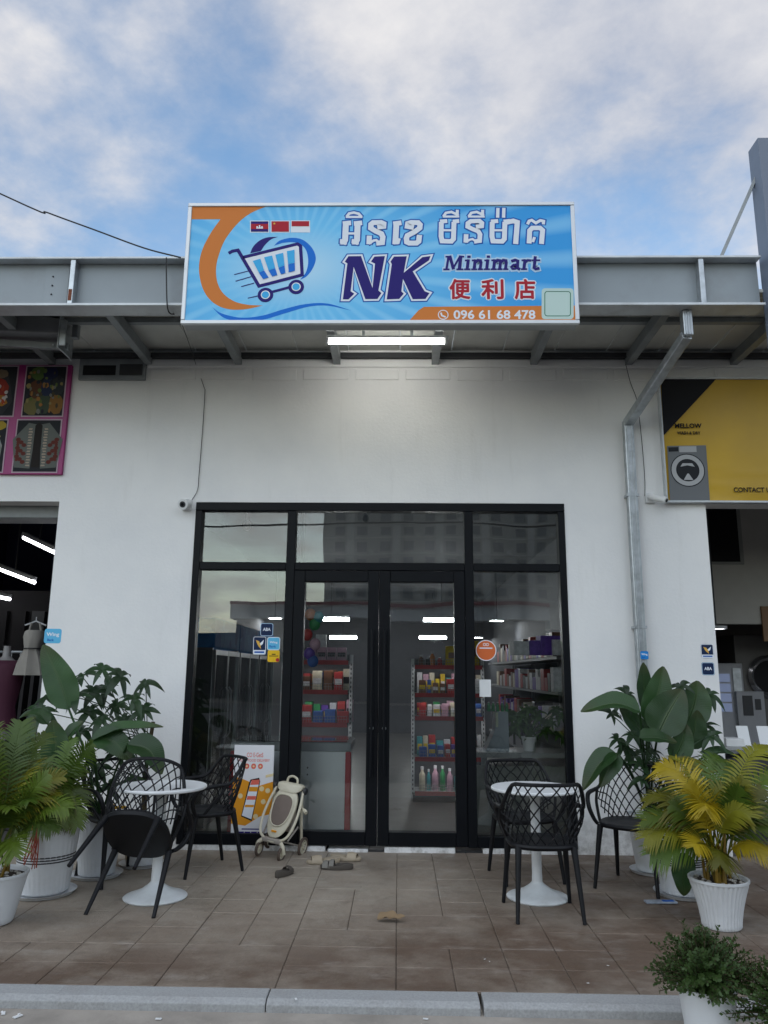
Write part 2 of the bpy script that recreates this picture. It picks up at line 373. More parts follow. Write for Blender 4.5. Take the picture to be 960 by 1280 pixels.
def slab(xs, zs, solid, y0, y1):                  # a wall in the X-Z plane with cut-outs on a grid
    mb = MB(); nx, nz = len(xs) - 1, len(zs) - 1
    ok = lambda i, j: 0 <= i < nx and 0 <= j < nz and solid(i, j)
    for i in range(nx):
        for j in range(nz):
            if not ok(i, j): continue
            x0, x1, z0, z1 = xs[i], xs[i + 1], zs[j], zs[j + 1]
            mb.add([(x0, y0, z0), (x1, y0, z0), (x1, y0, z1), (x0, y0, z1)], [(0, 1, 2, 3)])
            mb.add([(x0, y1, z0), (x1, y1, z0), (x1, y1, z1), (x0, y1, z1)], [(3, 2, 1, 0)])
            if not ok(i - 1, j): mb.add([(x0, y0, z0), (x0, y0, z1), (x0, y1, z1), (x0, y1, z0)], [(0, 1, 2, 3)])
            if not ok(i + 1, j): mb.add([(x1, y0, z0), (x1, y1, z0), (x1, y1, z1), (x1, y0, z1)], [(0, 1, 2, 3)])
            if not ok(i, j - 1): mb.add([(x0, y0, z0), (x0, y1, z0), (x1, y1, z0), (x1, y0, z0)], [(0, 1, 2, 3)])
            if not ok(i, j + 1): mb.add([(x0, y0, z1), (x1, y0, z1), (x1, y1, z1), (x0, y1, z1)], [(0, 1, 2, 3)])
    return mb
def bez(p0, p1, p2, n):
    p0, p1, p2 = Vector(p0), Vector(p1), Vector(p2)
    return [p0 * (1 - t) ** 2 + p1 * 2 * t * (1 - t) + p2 * t * t for t in [i / n for i in range(n + 1)]]
def spline(pts, n=6):                             # Catmull-Rom through the points
    P = [Vector(p) for p in pts]; P = [P[0] * 2 - P[1]] + P + [P[-1] * 2 - P[-2]]; out = []
    for i in range(1, len(P) - 2):
        a, b, c, d = P[i - 1:i + 3]
        for k in range(n):
            t = k / n; out.append(0.5 * ((2 * b) + (c - a) * t + (2 * a - 5 * b + 4 * c - d) * t * t + (3 * b - a - 3 * c + d) * t ** 3))
    return out + [P[-2]]
# flat print: strokes and polygons on a vertical plane, each a hair in front of the last
class Ink:
    def __init__(s, Y, step=0.00006): s.Y = Y; s.step = step; s.mb = MB(); s.k = 0
    def y(s): s.k += 1; return s.Y - s.k * s.step
    def poly(s, pts):
        y = s.y(); tri = tessellate_polygon([[Vector((p[0], p[1], 0)) for p in pts]])
        s.mb.add([(p[0], y, p[1]) for p in pts], [tuple(t) for t in tri]); return s
    def stroke(s, pts, w, closed=False):
        P = [Vector((p[0], p[1])) for p in pts]; n = len(P); y = s.y(); L_ = []; R_ = []
        for i in range(n):
            a = P[i - 1] if (i or closed) else None; c = P[(i + 1) % n] if (i < n - 1 or closed) else None
            d1 = (P[i] - a).normalized() if a is not None else None; d2 = (c - P[i]).normalized() if c is not None else None
            d1 = d1 or d2; d2 = d2 or d1
            n1 = Vector((-d1.y, d1.x)); n2 = Vector((-d2.y, d2.x)); mi = (n1 + n2)
            mi = n1 if mi.length < 1e-3 else mi.normalized(); k = 1 / max(0.5, mi.dot(n1))
            e = Vector((0, 0))
            if not closed and i == 0: e = -d2 * w * 0.3
            if not closed and i == n - 1: e = d1 * w * 0.3
            L_.append(P[i] + e + mi * (w / 2 * k)); R_.append(P[i] + e - mi * (w / 2 * k))
        vs = [(p.x, y, p.y) for p in L_] + [(p.x, y, p.y) for p in R_]
        s.mb.add(vs, [(i, (i + 1) % n, (i + 1) % n + n, i + n) for i in range(n if closed else n - 1)]); return s
    def disc(s, c, rx, rz=None, n=32):
        rz = rz or rx; return s.poly([(c[0] + rx * math.cos(2 * PI * i / n), c[1] + rz * math.sin(2 * PI * i / n)) for i in range(n)])
    def ring(s, c, r, w, n=32): return s.stroke([(c[0] + r * math.cos(2 * PI * i / n), c[1] + r * math.sin(2 * PI * i / n)) for i in range(n)], w, True)
    def build(s, name, m, parent):
        o = s.mb.build(name, m, parent, fix=False)
        return o
TEXT_CACHE = {}
def text_mesh(body, off=0.0, shear=0.0):
    cu = bpy.data.curves.new('tmp', 'FONT'); cu.body = body; cu.size = 1; cu.offset = off; cu.shear = shear; cu.resolution_u = 3; cu.fill_mode = 'FRONT'
    o = bpy.data.objects.new('tmp', cu); COL.objects.link(o)
    me = bpy.data.meshes.new_from_object(o.evaluated_get(bpy.context.evaluated_depsgraph_get()))
    vs = [(v.co.x, v.co.y) for v in me.vertices]; fs = [tuple(p.vertices) for p in me.polygons]
    bpy.data.objects.remove(o); bpy.data.curves.remove(cu); bpy.data.meshes.remove(me)
    x0 = min(p[0] for p in vs); x1 = max(p[0] for p in vs); z0 = min(p[1] for p in vs); z1 = max(p[1] for p in vs)
    return [((p[0] - x0) / (x1 - x0), (p[1] - z0) / (z1 - z0)) for p in vs], fs
def lettering(name, body, rect, Y, m, parent, off=0.0, shear=0.0, grow=0.0):
    """body fitted into rect = (x0, z0, x1, z1) on the plane Y, facing -Y"""
    vs, fs = text_mesh(body, off, shear); x0, z0, x1, z1 = rect; mb = MB()
    shifts = [(0, 0)] if not grow else [(math.cos(a) * grow, math.sin(a) * grow) for a in [i * PI / 4 for i in range(8)]]
    for k, (dx, dz) in enumerate(shifts):
        mb.add([(x0 + p[0] * (x1 - x0) + dx, Y + k * 0.0001, z0 + p[1] * (z1 - z0) + dz) for p in vs], fs)
    return mb.build(name, m, parent, fix=False)

# ================================================================== the setting
WY = 7.0                                            # front face of the shop wall
g = MB().add([(-900, -900, -0.05), (900, -900, -0.05), (900, 900, -0.05), (-900, 900, -0.05)], [(0, 1, 2, 3)]).build('ground', 'road_brick')
tag(g, 'pale brick paved forecourt reaching under everything', kind='structure')

rd = MB().add([(-900, -24, -0.045), (900, -24, -0.045), (900, 2.6, -0.045), (-900, 2.6, -0.045)], [(0, 1, 2, 3)]).build('road', mat('asphalt', (0.05, 0.05, 0.052), 0.85, var=0.2, scale=3, bump=0.4, bscale=50))  # dark sheet out of view, added so the glass mirrors less below the horizon
tag(rd, 'unseen dark asphalt road added behind the camera to darken the glass reflections', kind='structure')
pave = structure('pavement', 'stamped concrete pavement with brown stains in front of the shop')
mat('joint_dirt', (0.085, 0.066, 0.052), 0.95, var=0.4, scale=15)
B('bed', 'joint_dirt', pave, (-6, 4.09, -0.1), (6, 7.05, -0.006), 0)
def make_pavers():
    rnd = random.Random(3); G = 0.293; x0, y0 = -5.28, 4.1
    nx, ny = 36, 10; used = [[False] * ny for _ in range(nx)]; cache = {}
    for j in range(ny):
        for i in range(nx):
            if used[i][j]: continue
            opts = [(2, 2), (2, 1), (1, 1), (1, 1), (1, 1), (1, 2), (1, 1)]; rnd.shuffle(opts)
            for w, h in opts + [(1, 1)]:
                if i + w > nx or j + h > ny: continue
                if (i // 2) != ((i + w - 1) // 2): continue            # keep the long depth joints
                if any(used[i + a][j + b] for a in range(w) for b in range(h)): continue
                break
            for a in range(w):
                for b in range(h): used[i + a][j + b] = True
            if (w, h) not in cache:
                gp = 0.0016
                cache[(w, h)] = MB().box((gp, gp, -0.02), (w * G - gp, h * G - gp, 0)).mesh('paver', bevel=0.005, seg=2, smooth=False)
            o = link('paver', cache[(w, h)], 'stamped_concrete', pave)
            o.location = (x0 + i * G, y0 + j * G, rnd.uniform(-0.002, 0.0015)); o.rotation_euler = (rnd.uniform(-.002, .002), rnd.uniform(-.002, .002), 0)
make_pavers()

kerb = structure('kerb', 'grey granite kerb along the edge of the pavement')
def make_kerb():
    prof = [(4.095, -0.3), (4.095, 0.002), (3.985, 0.0), (3.952, -0.016), (3.942, -0.3)]
    mb = MB(); Lk = 0.996; n = len(prof)
    mb.add([(0, p[0], p[1]) for p in prof] + [(Lk, p[0], p[1]) for p in prof], [(i, (i + 1) % n, (i + 1) % n + n, i + n) for i in range(n)] + [tuple(range(n - 1, -1, -1)), tuple(range(n, 2 * n))])
    me = mb.mesh('kerb_stone', bevel=0.005, seg=2)
    for k in range(-6, 6):
        o = link('kerb_stone', me, 'granite', kerb); o.location = (-0.602 + k * 1.001, random.uniform(-.003, .003), random.uniform(-.003, .002)); o.rotation_euler.z = random.uniform(-.002, .002)
make_kerb()

# ------------------------------------------------------------------ the shop building
bld = thing('shop_building', 'long white plastered single-storey shop row with three shop openings', 'building', (0, WY, 0))
BX = Matrix.Translation((0, -WY, 0))
def rel(o): o.matrix_parent_inverse = BX; return o     # children given in world coordinates
xs = [-7.5, -3.2, -1.905, 1.53, 2.832, 7.5]; zs = [-0.05, 0.0, 3.05, 5.1]
rel(slab(xs, zs, lambda i, j: not (j == 1 and i in (0, 2, 4)) and not (j == 0 and i in (0, 2, 4)), WY, WY + 0.2).build('wall', 'white_wall_paint', bld))
sill = [(-1.905, -0.62), (-0.60, -0.255), (-0.115, 0.49), (0.725, 1.53)]
for a, b in sill:
    top = 0.022 if (a, b) == (-0.60, -0.255) else 0.042
    rel(B('sill', 'white_wall_paint', bld, (a, WY - 0.005, -0.03), (b, WY + 0.19, top), 0.006))
rel(B('threshold', 'dark_grey', bld, (-1.9, WY + 0.03, -0.03), (1.52, WY + 0.18, 0.012), 0))
k = 0
x = -2.42
while x < 4.4:                                          # shallow plastered-over blocks under the roof
    w = 0.43 + random.uniform(-.02, .02)
    rel(B('block', 'white_wall_paint', bld, (x, WY - 0.010, 4.262 + random.uniform(-.006, .006)), (x + w, WY + 0.02, 4.375), 0.009, 2)); x += w + 0.065
rel(B('ledge', 'white_wall_paint', bld, (-2.46, WY - 0.018, 4.392), (5, WY + 0.02, 4.47), 0.004))
# rooms behind
def room(x0, x1, y1, zc, wallm, ceilm, floorm, pre):
    rel(B('floor', floorm, bld, (x0, WY + 0.2, -0.05), (x1, y1, 0.012), 0))
    rel(B('ceiling', ceilm, bld, (x0, WY + 0.2, zc), (x1, y1, zc + 0.1), 0))
    rel(B('back_wall', wallm, bld, (x0, y1, -0.05), (x1, y1 + 0.1, zc + 0.1), 0))
    for xx in (x0 - 0.1, x1): rel(B('partition', wallm, bld, (xx, WY + 0.2, -0.05), (xx + 0.1, y1 + 0.1, zc + 0.1), 0))
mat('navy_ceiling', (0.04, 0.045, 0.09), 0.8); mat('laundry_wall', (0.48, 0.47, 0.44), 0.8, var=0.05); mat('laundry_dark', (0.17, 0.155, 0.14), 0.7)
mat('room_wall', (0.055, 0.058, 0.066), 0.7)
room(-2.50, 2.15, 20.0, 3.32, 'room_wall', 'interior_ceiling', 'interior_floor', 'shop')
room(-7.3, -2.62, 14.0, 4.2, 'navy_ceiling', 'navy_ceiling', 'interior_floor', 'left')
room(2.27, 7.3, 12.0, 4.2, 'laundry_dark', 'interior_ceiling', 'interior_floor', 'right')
for xx in (-3.2, 2.832):                                # white jamb returns of the neighbours' openings
    pass

# ------------------------------------------------------------------ glazed shopfront
front = thing('glazed_shopfront', 'black aluminium glazed shopfront with double doors and transom lights', 'shopfront', (0, WY, 0))
F0, F1 = WY - 0.012, WY + 0.09
def fb(name, a, b, c, d, y0=F0, y1=F1, m='black_aluminium', parent=None, bevel=0.004):
    o = B(name, m, parent or front, (a, y0, c), (b, y1, d), bevel)
    o.matrix_parent_inverse = BX if not parent else BX
    return o
XL, XR = -1.903, 1.528; M1, M2 = -1.0, 0.64; T0, T1 = 2.415, 2.485; TOP = 3.046; BOT = 0.044
fb('head_rail', XL, XR, TOP - 0.075, TOP)
fb('jamb', XL, XL + 0.062, BOT, TOP - 0.077); fb('jamb', XR - 0.062, XR, BOT, TOP - 0.077)
for mx in (M1, M2): fb('mullion', mx - 0.040, mx + 0.040, BOT + 0.085 if 0 else BOT, TOP - 0.077, F0 + 0.002, F1 - 0.002)
for a, b in ((XL + 0.064, M1 - 0.042), (M1 + 0.042, M2 - 0.042), (M2 + 0.042, XR - 0.064)):
    fb('transom', a, b, T0, T1, F0 + 0.004, F1 - 0.004)
for a, b in ((XL + 0.064, M1 - 0.042), (M2 + 0.042, XR - 0.064)): fb('bottom_rail', a, b, BOT, BOT + 0.09, F0 + 0.003, F1 - 0.004)
PY = WY + 0.045
for a, b in ((XL + 0.055, M1 - 0.035), (M1 + 0.035, M2 - 0.035), (M2 + 0.035, XR - 0.055)):
    fb('pane', a, b, T1 - 0.01, TOP - 0.068, PY, PY + 0.008, GLASS, bevel=0)
for a, b in ((XL + 0.055, M1 - 0.035), (M2 + 0.035, XR - 0.055)):
    fb('pane', a, b, BOT + 0.08, T0 + 0.01, PY, PY + 0.008, GLASS, bevel=0)
DOOR_MID = (M1 + M2) / 2
def door(a, b, hx):
    d = bpy.data.objects.new('door', None); COL.objects.link(d); d.parent = front; d.matrix_parent_inverse = BX; d.location = (0, 0, 0)
    def db(name, *args, **kw):
        o = B(name, kw.get('m', 'black_aluminium'), d, (args[0], args[4], args[2]), (args[1], args[5], args[3]), kw.get('bevel', 0.004)); return o
    y0, y1 = F0 - 0.004, F1 - 0.01; s = 0.098; z0, z1 = BOT + 0.008, T0 - 0.006
    db('stile', a, a + s, z0, z1, y0, y1); db('stile', b - s, b, z0, z1, y0, y1)
    db('rail', a + s + 0.001, b - s - 0.001, z1 - 0.10, z1, y0 + 0.001, y1 - 0.001); db('rail', a + s + 0.001, b - s - 0.001, z0, z0 + 0.11, y0 + 0.001, y1 - 0.001)
    db('pane', a + s - 0.01, b - s + 0.01, z0 + 0.1, z1 - 0.09, PY, PY + 0.008, m=GLASS, bevel=0)
    h = MB().tube([(hx, y0 - 0.052, 0.62), (hx, y0 - 0.052, 1.88)], 0.013, 10)
    for z in (0.78, 1.72): h.tube([(hx, y0 - 0.052, z), (hx, y0 + 0.004, z)], 0.008, 8)
    h.build('handle', 'black_aluminium', d, smooth=True)
    lk = MB().lathe([(0, -0.006), (0.016, -0.006), (0.018, 0)], 14, (hx - 0.0, y0 - 0.001, 1.02), axis='y').build('lock', 'galvanised', d, smooth=True)
door(M1 + 0.043, DOOR_MID - 0.003, DOOR_MID - 0.055)
door(DOOR_MID + 0.003, M2 - 0.043, DOOR_MID + 0.055)

# ------------------------------------------------------------------ canopy
can = thing('steel_canopy', 'grey steel canopy with girder, rafters and sheet roof over the pavement', 'canopy', (0, 5.8, 4.4))
CX = Matrix.Translation((0, -5.8, -4.4))
def cb(name, m, a, b, bevel=0.003): o = B(name, m, can, a, b, bevel); o.matrix_parent_inverse = CX; return o
GX0, GX1 = -7.0, 2.93
cb('top_flange', 'pale_flange', (GX0, 5.74, 4.828), (GX1, 5.93, 4.848)); cb('web', 'grey_steel_paint', (GX0, 5.828, 4.434), (GX1, 5.84, 4.827), 0)
cb('bottom_flange', 'pale_flange', (GX0, 5.74, 4.41), (GX1, 5.93, 4.433))
for px in (90, 875, -120, 490):
    X = at(px, 350, 5.78).x; o = cb('stiffener', 'galvanised', (X - 0.012, 5.752, 4.434), (X + 0.03, 5.827, 4.827))
X = at(90, 350, 5.78).x; cb('rust_patch', mat('rust', (0.16, 0.045, 0.02), .85, var=.5, scale=40), (X - 0.006, 5.7495, 4.46), (X + 0.022, 5.7518, 4.56), 0)
for px, t in ((56, 0), (700, 0)):
    X = at(px, 350, 5.82).x; cb('splice_plate', 'grey_steel_paint', (X, 5.822, 4.45), (X + 0.20, 5.8275, 4.81), 0.001)
for z in (4.55, 4.63, 4.71):
    X = at(66, 350, 5.82).x
    o = MB().sphere((X, 5.82, z), 0.008, 8, 5).build('bolt', 'dark_grey', can); o.matrix_parent_inverse = CX
for X in (-5.3, -4.35, -3.4, -2.45, -1.57, -0.61, 0.34, 1.29, 2.2, 3.2, 4.2):
    cb('rafter', 'rafter_steel', (X - 0.035, 5.842, 4.415), (X + 0.035, 6.99, 4.52))
cb('purlin', 'rafter_steel', (GX0, 6.28, 4.521), (4.6, 6.34, 4.566)); cb('wall_angle', 'dark_grey', (-7, 6.93, 4.474), (4.6, 6.985, 4.52), 0)
X = -7.0
i = 0
while X < 4.5:                                          # sheet roof, laid in panels across the purlins
    o = cb('roof_sheet', 'roof_panel', (X + 0.003, 5.842, 4.568 + (i % 2) * 0.003), (X + 0.497, 7.1, 4.60 + (i % 2) * 0.003), 0.004); X += 0.5; i += 1
cb('gutter', 'galvanised', (GX0, 5.66 + 0.19, 4.60), (GX1, 5.90 + 0.06, 4.74), 0.01)

post = thing('steel_post', 'tall grey steel post rising above the canopy at the right', 'post', (3.0, 5.74, 0))
tp = at(943, 178, 5.74)
for a in ((2.935, 5.68), ):
    q = MB().box((tp.x, 5.68, -0.1), (tp.x + 0.2, 5.86, tp.z)).build('shaft', mat('post_paint', (0.15, 0.18, 0.24), 0.5, var=0.06), post, bevel=0.004); q.matrix_parent_inverse = Matrix.Translation((-3.0, -5.74, 0))
p, q = at(945, 222, 5.8), at(901, 322, 5.9)
br = MB().bar(p, q, 0.025, 0.025).build('brace', 'rafter_steel', post); br.matrix_parent_inverse = Matrix.Translation((-3.0, -5.74, 0))

# ------------------------------------------------------------------ sign
SY = 5.6
sx0, sx1, sz0, sz1 = -1.735, 1.403, 4.18, 5.243
sign = thing('shop_sign', 'long blue and orange lightbox sign above the glazed shop', 'sign', (0, SY, sz0))
SX = Matrix.Translation((0, -SY, -sz0))
def sg(o): o.matrix_parent_inverse = SX; return o
sg(B('cabinet', mat('cabinet', (0.36, 0.38, 0.39), 0.5, var=0.06), sign, (sx0 + 0.012, SY + 0.012, sz0 + 0.006), (sx1 - 0.012, SY + 0.135, sz1 - 0.006), 0.003))
fw = 0.032
mat('sign_frame', (0.60, 0.62, 0.64), 0.35, 0.3, var=0.06)
for nm, a, b in (('frame_bar', (sx0, SY - 0.006, sz0), (sx1, SY + 0.03, sz0 + fw)), ('frame_bar', (sx0, SY - 0.006, sz1 - fw), (sx1, SY + 0.03, sz1)),
                 ('frame_bar', (sx0, SY - 0.006, sz0 + fw + .001), (sx0 + fw, SY + 0.03, sz1 - fw - .001)), ('frame_bar', (sx1 - fw, SY - 0.006, sz0 + fw + .001), (sx1, SY + 0.03, sz1 - fw - .001))):
    sg(B(nm, 'sign_frame', sign, a, b, 0.004))
FYs = SY + 0.004
def S(x, y): v = at(x, y, FYs); return (v.x, v.z)
def SP(pts): return [S(*p) for p in pts]
PX = abs(S(481, 330)[0] - S(480, 330)[0])               # metres of sign per photo pixel
c0 = S(372, 335)
sg(B('face', sign_face_mat(c0, 1.9), sign, (sx0 + fw - .004, FYs, sz0 + fw - .004), (sx1 - fw + .004, SY + 0.02, sz1 - fw + .004), 0))
flat('print_orange', (0.62, 0.20, 0.045)); flat('print_navy', (0.022, 0.014, 0.16)); flat('print_white', (0.74, 0.78, 0.84)); flat('print_blue', (0.012, 0.16, 0.62)); flat('print_red', (0.40, 0.02, 0.035))
flat('print_deep', (0.01, 0.10, 0.42)); flat('print_cyan', (0.06, 0.42, 0.78)); flat('print_gold', (0.7, 0.42, 0.08)); flat('print_green', (0.02, 0.16, 0.09)); flat('print_pale', (0.45, 0.63, 0.82)); flat('print_black', (0.01, 0.01, 0.012))
def cv(x, y): return (220 + x * 260 / 960, 240 + y * 260 / 960)      # from an enlargement of the sign's left part
def curve2(pts, n=6): return [(p.x, p.y) for p in spline([(a, b, 0) for a, b in pts], n)]
ink = Ink(FYs - 0.0004)                                  # the big orange seven-like swoosh
sw_out = curve2([(205, 126), (160, 190), (120, 270), (106, 350), (118, 430), (150, 490), (200, 528), (260, 543), (330, 540), (400, 524)])
sw_in = curve2([(400, 524), (330, 520), (270, 505), (220, 470), (192, 420), (185, 355), (198, 290), (230, 215), (290, 140), (350, 95), (430, 62)])
sg(ink.poly(SP([cv(*p) for p in [(57, 62), (57, 126)] + sw_out + sw_in])).build('swoosh', 'print_orange', sign))
ink = Ink(FYs - 0.0006)
w1 = curve2([(165, 530), (210, 560), (300, 580), (400, 570), (500, 540), (600, 517), (700, 515), (812, 548)]); w2 = curve2([(812, 548), (700, 525), (610, 530), (510, 558), (400, 590), (300, 598), (220, 580), (165, 530)])
sg(ink.poly(SP([cv(*p) for p in w1 + w2[1:-1]])).build('wave', 'print_blue', sign))
# phone strip
ink = Ink(FYs - 0.0004); yb = 402.5
sg(ink.poly(SP([(510, yb), (523, 388), (530, 383.5), (719, 382), (720.5, yb)])).build('phone_strip', 'print_orange', sign))
def rect(x0, y0, x1, y1): a = S(x0, y1); b = S(x1, y0); return (a[0], a[1], b[0], b[1])
sg(lettering('phone_number', '096 61 68 478', rect(567, 387.5, 669, 399), FYs - 0.001, 'print_white', sign, off=0.022))
ink = Ink(FYs - 0.001); c = S(554, 393.5); ink.ring(c, 6 * PX, 1.1 * PX); ink.stroke([(c[0] - 2.6 * PX, c[1] + 2.2 * PX), (c[0] - 1.6 * PX, c[1] - 1.2 * PX), (c[0] + 2.4 * PX, c[1] - 2.8 * PX)], 2.0 * PX)
sg(ink.build('phone_icon', 'print_white', sign))
# blank rounded card (its code is left out)
def rrect(x0, y0, x1, y1, r, n=5):
    out = []
    for cx, cy, a0 in ((x1 - r, y0 + r, -90), (x1 - r, y1 - r, 0), (x0 + r, y1 - r, 90), (x0 + r, y0 + r, 180)):
        out += [(cx + r * math.cos(R(a0 + 90 * i / n)), cy + r * math.sin(R(a0 + 90 * i / n))) for i in range(n + 1)]
    return out
sg(Ink(FYs - 0.001).poly(SP(rrect(677, 360.5, 717, 399, 4))).build('code_card', flat('code_pale', (0.50, 0.64, 0.60)), sign))
sg(Ink(FYs - 0.0014).stroke(SP(rrect(681, 364.5, 713, 395, 3)), 1.0 * PX, True).build('code_border', 'print_green', sign))
# flags
def quad(ink, x0, y0, x1, y1): return ink.poly(SP([(x0, y0), (x1, y0), (x1, y1), (x0, y1)]))
sg(quad(quad(quad(Ink(FYs - 0.0008), 312.5, 275.8, 336.5, 290.8), 338.3, 275.8, 362.3, 290.8), 363.6, 275.6, 387.6, 290.6).build('flag_edge', 'print_white', sign))
sg(quad(Ink(FYs - 0.0016), 313.6, 276.8, 335.4, 289.8).build('flag_blue_band', 'print_navy', sign))
ink = quad(Ink(FYs - 0.0022), 313.6, 280, 335.4, 286.6); quad(ink, 339.4, 276.8, 361.2, 289.8); quad(ink, 364.6, 276.6, 386.4, 283)
sg(ink.build('flag_red_field', 'print_red', sign))
ink = Ink(FYs - 0.003); quad(ink, 320.5, 284.4, 328.8, 286)
for xx, hh in ((321.6, 1.6), (324.6, 3), (327.6, 1.6)): quad(ink, xx - 0.9, 284.6 - hh, xx + 0.9, 284.5)
sg(ink.build('flag_temple', 'print_white', sign))
c = S(343, 279.7); sg(Ink(FYs - 0.003).poly([(c[0] + (2.0 if i % 2 == 0 else 0.85) * PX * math.sin(i * PI / 5), c[1] + (2.0 if i % 2 == 0 else 0.85) * PX * math.cos(i * PI / 5)) for i in range(10)]).build('flag_star', 'print_gold', sign))
# trolley logo
def ct(x, y): return (280 + x * 0.125, 270 + y * 0.125)
def CT(pts): return SP([ct(*p) for p in pts])
ink = Ink(FYs - 0.0006); arc = curve2([(500, 298), (560, 245), (680, 218), (790, 240), (880, 320), (918, 420), (890, 520), (830, 600), (765, 638)]); arc2 = curve2([(765, 632), (820, 560), (842, 450), (820, 340), (760, 280), (680, 262), (580, 270)])
ink.poly(CT(arc + arc2)); sg(ink.build('logo_blue_arc', 'print_blue', sign))
ink = Ink(FYs - 0.0008); ink.poly(CT(curve2([(262, 374), (290, 310), (350, 250), (430, 215), (540, 208)]) + curve2([(530, 212), (470, 235), (410, 290), (370, 350)])))
sg(ink.build('logo_navy_arc', 'print_navy', sign))
sg(Ink(FYs - 0.001).poly(CT([(195, 412), (720, 275), (775, 295), (795, 590), (345, 710)])).build('logo_basket', 'print_white', sign))
ink = Ink(FYs - 0.0016); w = 34 * 0.125 * PX
ink.stroke(CT([(55, 368), (85, 352), (140, 342), (350, 702), (782, 590), (765, 300), (735, 280), (200, 412)]), w)
ink.stroke(CT([(480, 760), (660, 712)]), w * 0.8)
for a, b in (((105, 586), (240, 552)), ((118, 652), (270, 608)), ((175, 706), (300, 672)), ((240, 822), (340, 800))): ink.stroke(CT([a, b]), w * 0.28)
for cx, cy in ((415, 790), (722, 710)): ink.disc(S(*ct(cx, cy)), 78 * 0.125 * PX)
sg(ink.build('logo_trolley', 'print_navy', sign))
sg(Ink(FYs - 0.0042).disc(S(*ct(415, 790)), 46 * 0.125 * PX).disc(S(*ct(722, 710)), 46 * 0.125 * PX).build('logo_wheel_ring', 'print_white', sign))
bars = [((288, 452), (365, 430), (402, 545), (350, 568)), ((402, 415), (482, 398), (512, 522), (447, 548)), ((515, 390), (592, 370), (606, 497), (545, 520)), ((630, 355), (705, 340), (708, 470), (642, 485))]
for q in bars: sg(Ink(FYs - 0.0048).poly(CT(q)).build('logo_bar', 'print_cyan', sign))
for c_ in ((415, 790), (722, 710)): sg(Ink(FYs - 0.0048).disc(S(*ct(*c_)), 36 * 0.125 * PX).build('logo_hub', 'print_cyan', sign))
ink = Ink(FYs - 0.0048)
for q in (((350, 570), (402, 547), (448, 618), (392, 634)), ((447, 550), (512, 524), (534, 592), (484, 608)), ((545, 522), (606, 499), (615, 572), (570, 586)), ((642, 487), (708, 472), (710, 550), (648, 566))): ink.poly(CT(q))
sg(ink.build('logo_bars_deep', 'print_blue', sign))
# Khmer line
k1 = lambda p: (415 + p[0] * 125 / 960, 255 + p[1] * 125 / 960)
k2 = lambda p: (540 + p[0] * 155 / 960, 255 + p[1] * 155 / 960)
G1 = [([(168, 183), (118, 188)], 50), ([(133, 195), (126, 345), (112, 372)], 58), ([(90, 345), (88, 372)], 26), ([(88, 378), (135, 378)], 26), ([(275, 183), (225, 188)], 50), ([(246, 195), (240, 345), (226, 372)], 58), ([(203, 345), (200, 372)], 26), ([(200, 378), (250, 378)], 26), ([(140, 284), (240, 284)], 24),
      ([(140, 126), (285, 126)], 24), ([(145, 118), (165, 92), (210, 84), (255, 94), (278, 120)], 28),
      ([(450, 222), (495, 216), (497, 190), (470, 178), (395, 180), (374, 196), (372, 232), (420, 262), (474, 286), (488, 318), (482, 372), (440, 376)], 52), ([(358, 318), (356, 374)], 50), ([(358, 378), (400, 352), (425, 348), (462, 380)], 26),
      ([(652, 183), (602, 190)], 50), ([(618, 195), (608, 372)], 56), ([(598, 378), (636, 374), (646, 338)], 26),
      ([(770, 224), (724, 216), (728, 188), (762, 178), (826, 180), (846, 200), (842, 232), (790, 270), (724, 304), (714, 330), (718, 366), (740, 376), (812, 376), (832, 360), (838, 312)], 52)]
G2 = []
def m_base(dx): return [([(108 + dx, 133), (72 + dx, 136)], 34), ([(72 + dx, 150), (70 + dx, 250), (78 + dx, 288), (150 + dx, 290), (166 + dx, 272), (170 + dx, 150)], 38), ([(200 + dx, 133), (170 + dx, 136)], 34), ([(75 + dx, 204), (165 + dx, 204)], 18)]
def i_cap(dx): return [([(88 + dx, 98), (206 + dx, 98)], 18), ([(92 + dx, 92), (108 + dx, 70), (150 + dx, 62), (200 + dx, 86)], 22), ([(196 + dx, 52), (194 + dx, 96)], 24)]
G2 += m_base(0) + i_cap(0) + i_cap(196)
G2 += [([(350, 176), (384, 172), (386, 148), (366, 132), (300, 134), (278, 150), (276, 176), (312, 194), (358, 212), (372, 236), (368, 286), (336, 290)], 36), ([(264, 244), (262, 290)], 36), ([(262, 294), (296, 276), (314, 272), (346, 296)], 18)]
G2 += [p for p in m_base(394)] + [([(590, 140), (630, 132), (660, 142), (648, 300)], 40), ([(510, 38), (508, 100)], 26), ([(556, 38), (554, 100)], 26)]
G2 += [([(742, 152), (752, 132), (772, 126), (804, 148), (838, 128), (864, 134), (862, 152)], 24), ([(752, 296), (756, 206), (776, 186), (836, 186), (856, 204), (848, 300)], 38), ([(782, 290), (792, 262)], 22)]
GL = [(k1, 125, 1.1, G1[0:11]), (k1, 125, 1.1, G1[11:14]), (k1, 125, 1.1, G1[14:17]), (k1, 125, 1.1, G1[17:18])]
GL += [(k2, 155, .9, G2[0:7]), (k2, 155, .9, G2[7:13]), (k2, 155, .9, G2[13:20]), (k2, 155, .9, G2[20:])]
for nm, m_, ext, off in (('letter_outline', 'print_deep', 24, 0.0004), ('letter', 'print_white', 0, 0.0016)):
    for kf, sc_, e_, strokes in GL:
        ink = Ink(FYs - off)
        for pts, w in strokes: ink.stroke(SP([kf(p) for p in pts]), (w + ext * e_) * sc_ / 960 * PX)
        sg(ink.build(nm, m_, sign))
